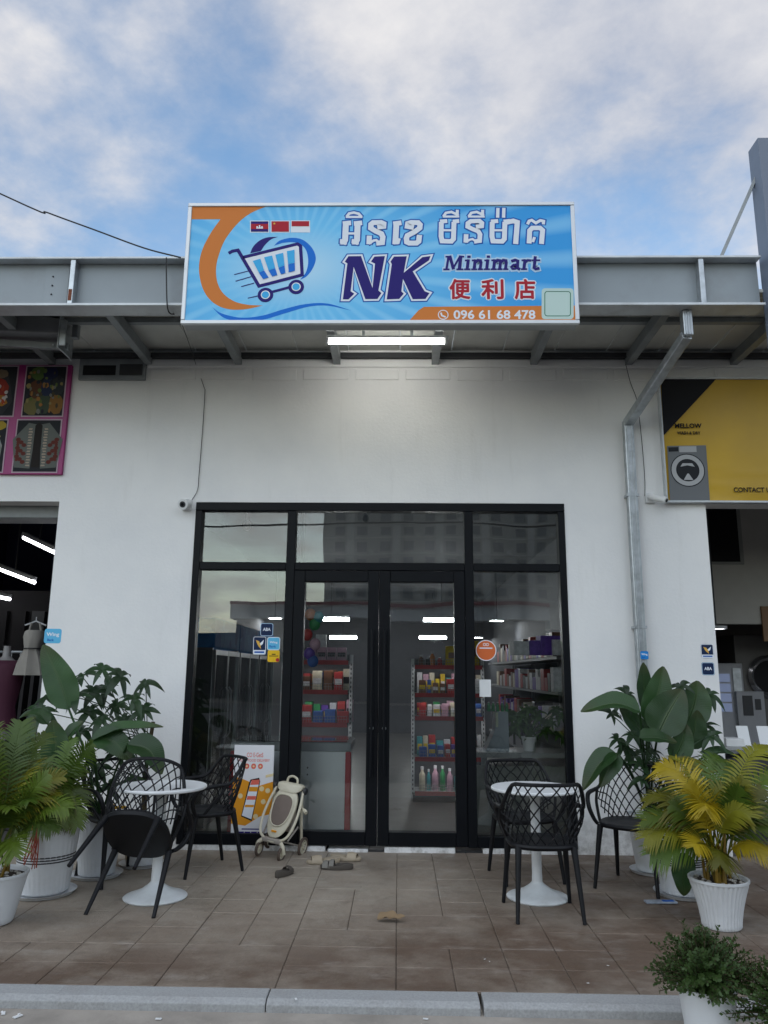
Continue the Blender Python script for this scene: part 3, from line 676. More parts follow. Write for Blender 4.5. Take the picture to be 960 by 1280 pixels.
# NK
NPOLY = [(118, 142), (152, 92), (268, 90), (374, 385), (397, 160), (360, 142), (392, 95), (488, 90), (428, 408), (456, 432), (420, 486), (308, 488), (200, 190), (172, 415), (206, 438), (152, 490), (100, 490), (142, 158)]
KPOLY = [(540, 142), (572, 95), (690, 92), (662, 245), (835, 100), (910, 90), (895, 130), (745, 232), (855, 415), (900, 432), (862, 486), (745, 488), (655, 300), (640, 415), (662, 438), (620, 486), (505, 490), (552, 165)]
k3 = lambda p: (415 + p[0] * 130 / 960, 308 + p[1] * 130 / 960)
for nm, m_, w, off in (('initial_edge', 'print_deep', 58, 0.0004), ('initial_outline', 'print_white', 36, 0.0012), ('initial', 'print_navy', 0, 0.002)):
    for P in (NPOLY, KPOLY):
        ink = Ink(FYs - off)
        if w: ink.stroke(SP([k3(p) for p in P]), w * 130 / 960 * PX, True)
        ink.poly(SP([k3(p) for p in P])); sg(ink.build(nm, m_, sign))
# Minimart, in slab letters
def minimart():
    out = []; sl = 0.13
    def add(x, pts, w=0.27): out.append(([(x + p[0] + sl * p[1], p[1]) for p in pts], w))
    x = 0
    add(x, [(-.02, .07), (.42, .07)], .15); add(x, [(.20, .1), (.24, 1.28)], .2); add(x, [(.02, 1.26), (.34, 1.26)], .15); add(x, [(.36, 1.28), (.78, .15)], .27); add(x, [(.78, .2), (1.22, 1.28)], .17); add(x, [(1.28, 1.28), (1.32, .1)], .3); add(x, [(1.1, .07), (1.62, .07)], .15); add(x, [(1.2, 1.26), (1.55, 1.26)], .15)
    def i_(x): add(x, [(.02, .9), (.26, .9)], .16); add(x, [(.26, .92), (.26, .1)]); add(x, [(.05, .07), (.5, .07)], .15); add(x, [(.2, 1.25), (.36, 1.25)], .22)
    def n_(x, k=1):
        add(x, [(.02, .9), (.26, .9)], .16); add(x, [(.26, .92), (.26, .1)]); add(x, [(.05, .07), (.48, .07)], .15)
        for j in range(k):
            q = x + .5 * j; add(q, [(.3, .72), (.5, .92), (.72, .88), (.78, .7), (.78, .1)], .26); add(q, [(.62, .07), (.98, .07)], .15)
    i_(1.72); n_(2.32); i_(3.40); n_(4.0, 2)
    a = 5.62; add(a, [(.14, .84), (.4, .93), (.64, .84), (.66, .2), (.85, .08)], .26); add(a, [(.6, .52), (.3, .46), (.14, .28), (.26, .1), (.5, .12), (.66, .28)], .2)
    r = 6.6; add(r, [(.02, .9), (.26, .9)], .16); add(r, [(.26, .92), (.26, .1)]); add(r, [(.05, .07), (.5, .07)], .15); add(r, [(.3, .7), (.5, .9), (.74, .88)], .22)
    t = 7.42; add(t, [(.3, 1.2), (.3, .2), (.46, .08), (.7, .14)], .26); add(t, [(.05, .9), (.72, .9)], .15)
    return out
r0 = rect(555, 319.5, 675, 337.8); ux = (r0[2] - r0[0]) / 8.3; uz = (r0[3] - r0[1]) / 1.36
for nm, m_, ext, off in (('word_outline', 'print_pale', 0.32, 0.0004), ('word', 'print_navy', 0.0, 0.003)):
    ink = Ink(FYs - off, 0.00004)
    for pts, w in minimart(): ink.stroke([(r0[0] + p[0] * ux, r0[1] + p[1] * uz) for p in pts], (w + ext) * ux)
    sg(ink.build(nm, m_, sign))
for ch, x0, x1 in (('便', 562.5, 587), ('利', 602.5, 628.5), ('店', 644, 668)):
    rr_ = rect(x0, 349.5, x1, 373.5)
    sg(lettering('character_outline', ch, rr_, FYs - 0.0008, 'print_white', sign, grow=2.4 * PX)); sg(lettering('character', ch, rr_, FYs - 0.0022, 'print_red', sign, grow=0.75 * PX))

# tube lamp on the canopy soffit
ly = 6.28
a, b = at(408, 427.5, ly), at(561, 427.5, ly); b.z = a.z
lamp = thing('tube_lamp', 'lit white fluorescent tube lamp under the canopy behind the sign', 'lamp', ((a.x + b.x) / 2, ly, a.z + 0.04))
ml = -((b.x - a.x) / 2)
MB().box((ml, -0.022, -0.012), (-ml, 0.022, 0.012)).build('batten', 'white_plastic', lamp, bevel=0.003)
MB().tube([(ml + 0.02, 0, -0.04), (-ml - 0.04, 0, -0.04)], 0.0165, 12).build('tube', 'tube_glow', lamp, smooth=True)
for s in (ml + 0.008, -ml - 0.025): MB().box((s - 0.012, -0.02, -0.06), (s + 0.012, 0.02, -0.0125)).build('end_cap', 'white_plastic', lamp, bevel=0.003)
MB().box((0.2, -0.012, 0.013), (0.225, 0.012, 4.521 - a.z - 0.04)).build('hanger', 'galvanised', lamp)
MB().box((-0.225, -0.012, 0.013), (-0.2, 0.012, 4.521 - a.z - 0.04)).build('hanger', 'galvanised', lamp)

# ================================================================== things on the wall
# downpipe
dp = thing('downpipe', 'galvanised square downpipe from the canopy gutter to the wall', 'pipe', (2.3, 6.93, 0))
DX = Matrix.Translation((-2.3, -6.93, 0))
def dpp(o): o.matrix_parent_inverse = DX; return o
p0 = at(857, 392, 5.86); p1 = at(857.5, 421, 5.86); p2 = at(785, 529, 6.92)
dpp(MB().box((p0.x - 0.038, 5.82, p1.z), (p0.x + 0.038, 5.90, 4.409)).build('outlet', 'galvanised', dp, bevel=0.006))
for s in (-0.02, 0.0, 0.02): dpp(B('rib', 'galvanised', dp, (p0.x + s - 0.004, 5.812, p1.z + 0.01), (p0.x + s + 0.004, 5.821, 4.405), 0.002))
dpp(MB().bar((p0.x, 5.87, p1.z + 0.02), (p2.x, 6.925, p2.z), 0.085, 0.075).build('sloping_pipe', 'galvanised', dp, bevel=0.008))
dpp(MB().bar((p0.x, 5.87 - 0.035, p1.z + 0.005), (p2.x, 6.925 - 0.035, p2.z - 0.02), 0.02, 0.012).build('rib', 'galvanised', dp, bevel=0.003))
bx = at(803, 825, 6.93).x
dpp(MB().bar((p2.x, 6.935, p2.z + 0.03), (p2.x, 6.935, -0.0), 0.085, 0.075, (0, 1, 0)).build('upright_pipe', 'galvanised', dp, bevel=0.008))
for s in (-0.02, 0.02): dpp(B('rib', 'galvanised', dp, (p2.x + s - 0.005, 6.889, 0.02), (p2.x + s + 0.005, 6.898, p2.z - 0.02), 0.002))
for z in (3.1, 1.9, 0.8): dpp(B('strap', 'galvanised', dp, (p2.x - 0.055, 6.893, z), (p2.x + 0.055, 6.999, z + 0.025), 0.002))

# security cameras
def cctv(name, label, c, aim, ln, r):
    t = thing(name, label, 'security camera', c, 0, 'security cameras on the wall')
    MB().box((-0.045, -0.03, -0.05), (0.045, 0, 0.05)).build('mount', 'white_plastic', t, bevel=0.008)
    a = Vector(aim).normalized(); st = Vector((0, -0.03, 0)) + Vector((0, -0.03, 0))
    MB().tube([(0, -0.02, 0), tuple(st)], 0.018, 10).build('joint', 'white_plastic', t, smooth=True)
    e = st + a * ln
    MB().tube([tuple(st - a * 0.03), tuple(st - a * 0.02), tuple(e - a * 0.006), tuple(e)], [r * 0.8, r, r, r * 0.94], 18).build('housing', 'white_plastic', t, smooth=True)
    MB().tube([tuple(e + a * 0.001), tuple(e + a * 0.004)], r * 0.55, 18).build('lens', 'dark_grey', t, smooth=True)
    MB().tube([tuple(e + a * 0.004), tuple(e + a * 0.007)], r * 0.3, 12).build('iris', 'black_aluminium', t, smooth=True)
    return t
c = at(234, 632, WY); cctv('security_camera', 'round white security camera above the left corner of the shopfront', (c.x, WY, c.z), (-0.18, -1, -0.25), 0.06, 0.052)
c = at(812, 623, WY); cctv('security_camera', 'long white bullet camera beside the yellow banner', (c.x, WY, c.z), (0.75, -0.75, -0.42), 0.15, 0.032)

# cables
def cable(label, pts, r=0.006, n=6):
    o = MB().tube(spline(pts, n), r, 6).build('cable', 'black_cable', None, smooth=True); return tag(o, label, 'cable')
W = lambda x, y, d=0.012: tuple(at(x, y, WY - d))
cable('thin black cable running down the white wall to the round camera', [tuple(at(222, 390, 6.1)), tuple(at(240, 440, 6.7)), W(245, 456), W(255, 484), W(256, 492), W(253, 540), W(249, 590), W(247, 612), W(240, 625)], 0.003)
cable('black cable hanging from the canopy corner behind the downpipe', [tuple(at(782, 455, 6.9)), W(788, 478), W(796, 500), W(800, 530), W(803, 560), W(806, 600), W(806, 620)], 0.003)
cable('black overhead cable sloping down from the sky to the sign', [(-6.4, 5.2, 6.72)] + [tuple(at(x, y, 5.5)) for x, y in ((0, 242), (60, 266), (120, 288), (180, 310), (226, 322))], 0.006)
cable('short black cable hanging across the girder beside the sign', [tuple(at(208, 322, 5.72)), tuple(at(208, 345, 5.72)), tuple(at(209, 381, 5.72)), tuple(at(213, 392, 5.8)), tuple(at(222, 392, 6.0))], 0.006)

# stickers on wall and glass
def bank_sticker(name, label, px, py, w, h, Y, base, kind, parent=None, tilt=0):
    t = thing(name, label, 'sticker', tuple(at(px, py, Y)), 0)
    MB().prism([(p[0] * 1, p[1]) for p in rrect(-w / 2, -h / 2, w / 2, h / 2, min(w, h) * 0.16)], -0.0015, 0).build('sheet', flat('sticker_' + base[0], base[1], 0.35), t)
    if kind == 'aba':
        lettering('letters', 'ABA', (-w * 0.3, -h * 0.1, w * 0.3, h * 0.14), -0.003, 'print_white', t, off=0.03)
        Ink(-0.0017).stroke(rrect(-w * .47, -h * .47, w * .47, h * .47, w * 0.15), w * 0.04, True).build('edge', 'print_pale', t)
    if kind == 'bird':
        i = Ink(-0.002); i.poly([(-w * .47, -h * .47), (w * .47, -h * .47), (w * .47, -h * .24), (-w * .47, -h * .24)]); i.poly([(.02 * w, .12 * h), (.32 * w, .32 * h), (.24 * w, .08 * h), (.06 * w, -.02 * h)])
        i.stroke(rrect(-w * .47, -h * .47, w * .47, h * .47, w * 0.1), w * 0.04, True); i.build('panel', 'print_white', t)
        Ink(-0.0026).poly([(-.3 * w, .3 * h), (-.05 * w, .24 * h), (.08 * w, .02 * h), (.12 * w, -.18 * h), (-.05 * w, -.06 * h), (-.18 * w, .08 * h)]).build('wing', 'print_gold', t)
        Ink(-0.003).stroke([(-.34 * w, -.355 * h), (.34 * w, -.355 * h)], h * 0.09).build('script', 'print_deep', t)
    if kind == 'wing':
        lettering('letters', 'Wing', (-w * 0.38, -h * 0.08, w * 0.38, h * 0.24), -0.002, 'print_white', t, off=0.03)
        lettering('small_letters', 'Bank', (-w * 0.3, -h * 0.36, w * 0.1, -h * 0.18), -0.002, 'print_deep', t, off=0.02)
    if kind == 'pale':
        Ink(-0.0017).stroke(rrect(-w * .47, -h * .47, w * .47, h * .47, w * 0.15), w * 0.05, True).build('edge', 'print_white', t)
        lettering('letters', 'Wing', (-w * 0.3, -h * 0.02, w * 0.3, h * 0.18), -0.002, 'print_white', t, off=0.03)
        lettering('small_letters', 'Bank', (-w * 0.32, -h * 0.3, w * 0.2, -h * 0.12), -0.002, 'print_deep', t, off=0.02)
    if kind == 'yellow':
        Ink(-0.0017).stroke([(-.36 * w, .0), (.36 * w, .0)], h * 0.06).stroke([(-.14 * w, .14 * h), (.14 * w, .14 * h)], h * 0.08).build('script', 'print_black', t)
        Ink(-0.0022).disc((w * .34, -h * .32), w * .15).build('dot', 'print_red', t)
    return t
NV = ('navy', (0.008, 0.022, 0.07)); SKYB = ('sky', (0.12, 0.46, 0.72)); YL = ('yellow', (0.75, 0.47, 0.02))
GYs = F0 + 0.054
bank_sticker('bank_sticker', 'navy ABA sticker on the left pane of the shopfront', 333.5, 787, 0.118, 0.118, GYs, NV, 'aba')
bank_sticker('bank_sticker', 'navy sticker with golden bird on the left pane of the shopfront', 324.5, 807, 0.118, 0.165, GYs, NV, 'bird')
bank_sticker('bank_sticker', 'pale blue square sticker on the left pane of the shopfront', 342, 804.5, 0.118, 0.118, GYs, SKYB, 'pale')
bank_sticker('bank_sticker', 'yellow square sticker on the left pane of the shopfront', 342, 820, 0.108, 0.108, GYs, YL, 'yellow')
bank_sticker('bank_sticker', 'light blue Wing Bank sticker on the white wall above the left plants', 66, 795, 0.155, 0.13, WY, ('sky', 0), 'wing')
bank_sticker('bank_sticker', 'navy sticker with golden bird on the wall by the laundry opening', 884, 814, 0.112, 0.125, WY, NV, 'bird')
bank_sticker('bank_sticker', 'navy ABA sticker on the wall by the laundry opening', 885, 836, 0.112, 0.112, WY, NV, 'aba')
bank_sticker('bank_sticker', 'tiny blue sticker on the downpipe', 805.5, 819, 0.07, 0.07, 6.888, ('blue', (0.02, 0.22, 0.6)), 'wing')
t = thing('round_sticker', 'round orange sticker on the right pane of the shopfront', 'sticker', tuple(at(607.5, 813, GYs)))
MB().lathe([(0, -0.0016), (0.093, -0.0016), (0.093, 0)], 40, axis='y').build('sheet', flat('sticker_orange', (0.62, 0.14, 0.04), 0.35), t)
Ink(-0.002).ring((0, 0), 0.089, 0.007, 40).build('edge', 'print_white', t)
Ink(-0.0022).stroke([(-0.055, 0.020), (0.055, 0.020)], 0.010).build('script', 'print_white', t)
i = Ink(-0.0022); i.ring((-0.013, 0.052), 0.011, 0.005, 16); i.ring((0.013, 0.052), 0.011, 0.005, 16); i.build('emblem', 'print_white', t)
o = B('paper_note', 'white_plastic', None, tuple(at(599.5, 871, GYs)), tuple(at(613.5, 849.5, GYs + 0.002)), 0); tag(o, 'pale blank paper note on the right pane below the round sticker', 'note')
# delivery poster on the left pane
pa, pb = at(288, 1046, GYs - 0.006), at(343, 931.5, GYs - 0.006)
t = thing('delivery_poster', 'white and orange food delivery poster with a phone picture on the left pane', 'poster', ((pa.x + pb.x) / 2, GYs - 0.004, pa.z))
pw, ph = (pb.x - pa.x) / 2, pb.z - pa.z
MB().box((-pw, -0.002, 0), (pw, 0.002, ph)).build('sheet', flat('poster_white', (0.72, 0.72, 0.74), 0.35), t)
flat('poster_orange', (0.72, 0.30, 0.02)); flat('poster_coral', (0.70, 0.14, 0.10)); flat('poster_cream', (0.75, 0.62, 0.35))
Ink(-0.0024).poly([(-pw, .14 * ph), (-.3 * pw, .12 * ph), (.4 * pw, .22 * ph), (pw, .25 * ph), (pw, .60 * ph), (.3 * pw, .55 * ph), (-.35 * pw, .61 * ph), (-pw, .66 * ph)]).build('orange_wave', 'poster_orange', t)
lettering('title', '∞ E-GetS'.replace('∞', 'CO'), (-.36 * pw, .865 * ph, .46 * pw, .915 * ph), -0.0026, 'poster_coral', t, off=0.01)
lettering('subtitle', 'E-GETS FOOD DELIVERY', (-.8 * pw, .815 * ph, .8 * pw, .845 * ph), -0.0026, 'poster_coral', t, off=0.012)
i = Ink(-0.0026)
for xx in (-.34, 0, .34): i.poly([(xx * pw + p[0], .765 * ph + p[1]) for p in rrect(-.12 * pw, -.03 * ph, .12 * pw, .03 * ph, .02)])
i.build('icon', 'poster_coral', t)
i = Ink(-0.0032)
for xx in (-.34, 0, .34): i.disc((xx * pw, .765 * ph), .05 * pw)
for xx, zz in ((.45, .52), (.55, .38), (.2, .22), (-.6, .44), (.75, .5)): i.disc((xx * pw, zz * ph), .12 * pw)
i.poly([(.62 * pw, .64 * ph), (pw, .66 * ph), (pw, .69 * ph), (.62 * pw, .67 * ph)])
i.build('badge', 'poster_cream', t)
def tq(pts): return [(p[0] * pw, p[1] * ph) for p in pts]
Ink(-0.0038).poly(tq([(-.52, .22), (.02, .17), (.36, .60), (.30, .64), (-.12, .62), (-.2, .58)])).build('phone', 'print_black', t)
Ink(-0.0044).poly(tq([(-.48, .23), (0, .19), (.32, .60), (-.1, .60)])).build('phone_screen', 'print_white', t)
Ink(-0.005).poly(tq([(-.13, .56), (.29, .565), (.33, .62), (-.06, .615)])).poly(tq([(-.28, .40), (.16, .40), (.19, .44), (-.25, .44)])).build('screen_banner', 'poster_coral', t)
Ink(-0.005).poly(tq([(-.2, .49), (.23, .49), (.27, .54), (-.16, .54)])).poly(tq([(-.36, .32), (.08, .32), (.11, .345), (-.34, .345)])).build('screen_tiles', 'poster_orange', t)
i = Ink(-0.0026)
for k in range(4): i.stroke(tq([(-.6 + k * .32, .045), (-.38 + k * .32, .045)]), .026 * ph)
i.build('footer', 'print_navy', t)
Ink(-0.0026).stroke(tq([(-.45, .085), (.4, .085)]), .012 * ph).build('footer_line', 'print_navy', t)

# left banner with food pictures
by = WY - 0.035
tr, br_ = at(91, 456, by), at(76, 593, by)
bx1 = (tr.x + br_.x) / 2; bz1 = tr.z; bz0 = br_.z
t = thing('food_banner', 'magenta framed banner with dark food pictures above the clothes shop', 'banner', (bx1, WY, bz0))
TB = Matrix.Translation((-bx1, -WY, -bz0))
def tb(o): o.matrix_parent_inverse = TB; return o
tb(B('board', mat('magenta_board', (0.27, 0.009, 0.13), 0.45, var=0.12, scale=2), t, (bx1 - 1.9, by, bz0), (bx1, WY, bz1), 0.004))
def photo(px0, py0, px1, py1, m):
    a, b = at(px0, py1, by - 0.003), at(px1, py0, by - 0.003)
    f = tb(B('picture_border', flat('picture_border', (0.46, 0.34, 0.40)), t, (a.x, by - 0.003, a.z), (b.x, by + 0.001, b.z), 0))
    p = tb(B('picture', m, t, (a.x + .012, by - 0.005, a.z + .012), (b.x - .012, by - 0.002, b.z - .012), 0))
    return a, b
flat('picture_dark', (0.014, 0.016, 0.02))
rp_ = random.Random(12)
def collage(px0, py0, px1, py1, shapes):
    a, b = photo(px0, py0, px1, py1, 'picture_dark'); w, h = b.x - a.x - .03, b.z - a.z - .03
    for k, (x, z, rx, rz, col) in enumerate(shapes):
        cx, cz = a.x + .015 + x * w, a.z + .015 + z * h; n = 9; lim = lambda v, lo, hi: max(lo, min(hi, v))
        pts = [(lim(cx + rx * w * math.cos(2 * PI * q / n + .3) * rp_.uniform(.8, 1.15), a.x + .015, b.x - .015), lim(cz + rz * h * math.sin(2 * PI * q / n + .3) * rp_.uniform(.8, 1.15), a.z + .015, b.z - .015)) for q in range(n)]
        tb(Ink(by - 0.0054 - k * .00012).poly(pts).build('picture_food', flat('food_%s' % '_'.join('%03d' % int(c * 999) for c in col), col), t))
def scatter(n, x0, x1, z0, z1, r, cols): return [(rp_.uniform(x0, x1), rp_.uniform(z0, z1), r * rp_.uniform(.6, 1.3), r * rp_.uniform(.6, 1.3), cols[q % len(cols)]) for q in range(n)]
collage(26, 457, 85, 521, [(.2, .2, .22, .2, (.15, .13, .05)), (.52, .22, .2, .22, (.05, .07, .045)), (.84, .24, .2, .22, (.22, .11, .03)), (.28, .55, .18, .2, (.10, .04, .02)), (.55, .58, .18, .22, (.02, .03, .07)), (.85, .6, .2, .2, (.03, .035, .04)), (.3, .85, .2, .16, (.07, .12, .03)), (.62, .86, .2, .14, (.012, .015, .05))] + scatter(46, .05, .95, .05, .95, .045, [(.25, .2, .08), (.02, .02, .03), (.10, .14, .04), (.30, .14, .04), (.06, .05, .03), (.16, .16, .14)]))
collage(-36, 457, 24, 521, [(.62, .45, .34, .48, (.03, .03, .035)), (.62, .55, .25, .2, (.25, .03, .02)), (.62, .3, .22, .12, (.32, .14, .02)), (.62, .85, .2, .1, (.16, .12, .08))] + scatter(18, .45, .8, .25, .65, .04, [(.45, .42, .4), (.35, .05, .02)]))
collage(-52, 524, 11, 591, [(.6, .4, .42, .4, (.30, .30, .28)), (.6, .4, .34, .34, (.12, .09, .03)), (.8, .9, .25, .1, (.35, .25, .03))] + scatter(60, .32, .9, .12, .7, .035, [(.22, .20, .06), (.28, .10, .03), (.08, .10, .02), (.34, .28, .14)]))
photo(14, 524, 78, 591, 'picture_dark')
a, b = at(14, 591, by - .006), at(78, 524, by - .006); cxm = (a.x + b.x) / 2; hh = b.z - a.z
flat('foil', (0.11, 0.12, 0.11)); flat('skewer', (0.34, 0.28, 0.22)); flat('meat', (0.10, 0.02, 0.014)); flat('char', (0.012, 0.009, 0.008))
i = Ink(by - 0.0056)
for s in (-1, 1): i.poly([(cxm + s * .24, a.z + .62 * hh), (cxm + s * .10, a.z + .93 * hh), (cxm + s * .02, a.z + .9 * hh), (cxm + s * .05, a.z + .08 * hh), (cxm + s * .2, a.z + .1 * hh)])
tb(i.build('picture_foil', 'foil', t))
i = Ink(by - 0.0062)
for s in (-1, 1):
    for k in range(9):
        i.disc((cxm + s * (.125 + .03 * (k % 3)), a.z + hh * (.2 + .052 * k)), .024, .02, 10); i.disc((cxm + s * .185, a.z + hh * (.24 + .04 * k)), .016, .014, 8)
tag(tb(i.build('picture_meat', 'meat', t)), kind='stuff')
i = Ink(by - 0.0072)
for s in (-1, 1):
    for k in range(14): i.poly([(cxm + s * (.052 + .012 * (k % 2)), a.z + hh * (.12 + .052 * k)), (cxm + s * .095, a.z + hh * (.125 + .052 * k)), (cxm + s * .09, a.z + hh * (.15 + .052 * k)), (cxm + s * .056, a.z + hh * (.152 + .052 * k))])
tag(tb(i.build('picture_rings', 'skewer', t)), kind='stuff')
tb(Ink(by - 0.0062).poly([(cxm - .04, a.z + .1 * hh), (cxm + .04, a.z + .1 * hh), (cxm + .035, a.z + .88 * hh), (cxm, a.z + .94 * hh), (cxm - .035, a.z + .88 * hh)]).build('picture_tray', 'char', t))
# dark gap in the plaster at the top of the wall
t = thing('roof_vent', 'dark two-part opening in the wall under the roof beside the food banner', 'vent', (-2.8, WY, 4.3))
TV = Matrix.Translation((2.8, -WY, -4.3))
for nm, m_, a, b in (('surround', 'rafter_steel', (-3.12, WY - 0.03, 4.255), (-2.47, WY, 4.47)), ('opening', 'black_plastic', (-3.08, WY - 0.034, 4.30), (-2.76, WY - 0.031, 4.40)), ('opening', 'dark_grey', (-2.72, WY - 0.04, 4.30), (-2.50, WY - 0.031, 4.41))):
    o = B(nm, m_, t, a, b, 0); o.matrix_parent_inverse = TV

# right banner
by = WY - 0.04
tl, bl = at(829, 475, by), at(832, 626, by)
x0 = (tl.x + bl.x) / 2 - 0.012; z1, z0 = tl.z, bl.z
t = thing('laundry_banner', 'yellow laundry banner with black corner and washing machine picture', 'banner', (x0, WY, z0))
TB = Matrix.Translation((-x0, -WY, -z0))
ym = mat('banner_yellow', (0.50, 0.305, 0.006), 0.4, var=0.10, scale=2.5)
fabric = MB(); nx_, nz_ = 40, 20; vs = []
for j in range(nz_ + 1):
    for i_ in range(nx_ + 1):
        u, v = i_ / nx_, j / nz_; amp = max(0, (0.42 - v)) * 0.02
        vs.append((x0 + u * 3.4, by - 0.008 + amp * math.sin(v * 46 + 5 * math.sin(u * 7) + u * 9), z0 + v * (z1 - z0)))
fabric.add(vs, [(j * (nx_ + 1) + i_, j * (nx_ + 1) + i_ + 1, (j + 1) * (nx_ + 1) + i_ + 1, (j + 1) * (nx_ + 1) + i_) for j in range(nz_) for i_ in range(nx_)])
tb(fabric.build('vinyl', ym, t, smooth=True)); tb(B('backing', 'dark_grey', t, (x0, by + 0.012, z0), (x0 + 3.4, WY, z1), 0))
for a, b in (((x0 - .014, by - .03, z0 - .02), (x0 + 3.4, WY, z0 - .001)), ((x0 - .014, by - .03, z1 + .001), (x0 + 3.4, WY, z1 + .02)), ((x0 - .016, by - .03, z0), (x0 - .001, WY, z1))): tb(B('edge_bar', 'pale_flange', t, a, b, 0.002))
BYI = by - 0.020
def BP(x, y): v = at(x, y, BYI); return (v.x, v.z)
bc = lambda p: (820 + p[0] * 140 / 960, 460 + p[1] * 140 / 960)
tb(Ink(BYI).poly([BP(*bc(p)) for p in [(40, 90), (520, 90), (66, 578)]]).build('black_corner', 'print_black', t))
r_ = lambda a, b, c, d: (*BP(*bc((a, d))), *BP(*bc((c, b))))
tb(lettering('brand_letters', 'MELLOW', r_(162, 475, 390, 515), BYI - 0.001, 'print_black', t, off=0.035)); tb(lettering('service_letters', 'WASH & DRY', r_(180, 543, 380, 570), BYI - 0.001, 'print_black', t, off=0.03))
tb(lettering('contact_letters', 'CONTACT US', r_(668, 1024, 1005, 1064), BYI - 0.001, 'print_black', t, off=0.02))
flat('machine_grey', (0.16, 0.17, 0.18)); flat('machine_panel', (0.42, 0.43, 0.44)); flat('machine_dark', (0.02, 0.022, 0.026))
i = Ink(BYI); i.poly([BP(*bc(p)) for p in [(95, 668), (428, 662), (462, 1135), (120, 1135)]]); tb(i.build('machine_picture', 'machine_grey', t))
i = Ink(BYI - .0008); i.poly([BP(*bc(p)) for p in [(198, 672), (345, 670), (348, 720), (200, 722)]]); c_ = BP(*bc((272, 876))); pp = abs(BP(481, 550)[0] - BP(480, 550)[0]) * 140 / 960; i.disc(c_, 138 * pp); tb(i.build('machine_ring', 'machine_panel', t))
i = Ink(BYI - .0016); i.ring(c_, 140 * pp, 8 * pp); i.disc(c_, 98 * pp); i.poly([BP(*bc(p)) for p in [(105, 680), (190, 678), (192, 715), (108, 718)]]); tb(i.build('machine_drum', 'machine_dark', t))
i = Ink(BYI - .0026); i.poly([(c_[0] + x * pp, c_[1] + z * pp) for x, z in [(-40, 60), (40, 60), (60, 30), (0, 42), (-60, 30)]]); i.poly([(c_[0] + x * pp, c_[1] + z * pp) for x, z in [(-6, -30), (6, -30), (40, -85), (-40, -85)]])
tb(i.build('machine_shine', 'machine_panel', t))

# folded awning of the clothes shop
ay = 6.35
t = thing('folded_awning', 'grey folded awning with galvanised bracket under the canopy at the left', 'awning', tuple(at(60, 420, ay)))
TA = Matrix.Translation(-at(60, 420, ay))
def ta(o): o.matrix_parent_inverse = TA; return o
A = lambda x, y, d=0: at(x, y, ay + d)
pts = [A(-80, 372), A(84, 408), A(84, 426), A(-80, 418)]
ta(MB().prism([(p.x, p.z) for p in pts], ay - 0.15, ay + 0.1).build('cover', mat('awning_grey', (0.17, 0.175, 0.185), 0.6, var=0.1), t, bevel=0.01))
ta(MB().bar(A(-80, 424), A(86, 434), 0.05, 0.06).build('arm', 'rafter_steel', t, bevel=0.006))
for xx in (0, 1): ta(MB().tube([A(66 + xx * 8, 431 + xx, -.03), A(66 + xx * 8, 431 + xx, -.05)], 0.008, 8).build('bolt', 'galvanised', t))
a, b = A(81, 444), A(95, 404)
ta(B('bracket', 'galvanised', t, (a.x, ay - 0.17, a.z), (a.x + 0.012, ay + 0.12, b.z), 0.004)); ta(B('bracket_face', 'galvanised', t, (a.x + .013, ay - 0.17, a.z + .02), (b.x, ay - 0.155, b.z - .05), 0.006)); ta(B('hanger', 'rafter_steel', t, (b.x - .03, ay, b.z), (b.x + .02, ay + .06, 4.41), 0.003))

# ================================================================== across the street (seen mirrored in the glass)
twr = thing('apartment_tower', 'pale grey apartment tower across the street mirrored in the shop glass', 'building', (24, -136, -0.06))
mat('tower_wall', (0.50, 0.49, 0.46), 0.8, var=0.08, scale=0.1); mat('tower_panel', (0.66, 0.65, 0.62), 0.8, var=0.05, scale=0.1); mat('tower_window', (0.22, 0.23, 0.235), 0.3, var=0.1)
MB().box((-39, -14, 0), (39, 0, 62)).build('wall', 'tower_wall', twr)
MB().box((-39.2, -14.2, 62), (39.2, 0.3, 63.5)).build('parapet', 'tower_panel', twr)
wm = MB().box((-0.95, 0.02, 0), (0.95, 0.12, 1.75)).mesh('window'); pm = MB().box((-0.75, 0.02, 0), (0.75, 0.35, 2.9)).mesh('panel'); am = MB().box((-0.45, 0.02, 0), (0.45, 0.5, 0.7)).mesh('cooler')
for fl in range(2, 16):
    for cx in range(13):
        X = -35.5 + cx * 4.4
        o = link('window', wm, 'tower_window', twr); o.location = (X, 0, fl * 3.05 + 0.7)
        if cx % 2 == 0:
            o = link('panel', pm, 'tower_panel', twr); o.location = (X + 2.1, 0, fl * 3.05)
        elif (fl + cx) % 3 == 0:
            o = link('air_cooler', am, 'tower_panel', twr); o.location = (X + 1.9, 0, fl * 3.05 + 0.3)
for fl in range(2, 17): MB().box((-38.9, 0.02, -0.25), (38.9, 0.22, 0)).build('floor_band', 'tower_panel', twr).location = (0, 0, fl * 3.05 + 0.3)
opp = thing('opposite_shop_row', 'low white shop row with a red stripe across the street', 'building', (-0.5, -26, -0.06))
MB().box((-8.2, -9, 0), (8.2, -1.2, 4.25)).build('wall', mat('opposite_wall', (0.05, 0.05, 0.052), 0.8), opp)
MB().box((-8.3, -9.2, 4.25), (8.3, 0, 4.95)).build('parapet', mat('opposite_parapet', (0.78, 0.78, 0.77), 0.7), opp)
MB().box((-8.32, 0.01, 4.955), (8.32, 0.16, 5.13)).build('stripe', mat('stripe_red', (0.30, 0.03, 0.04), 0.5), opp)
for i_ in range(5):
    MB().box((-8 + i_ * 3.25, -1.19, 0), (-5.2 + i_ * 3.25, -1.1, 3.1)).build('shutter', mat('shutter', (0.06, 0.062, 0.065), 0.6), opp)
rw = MB()
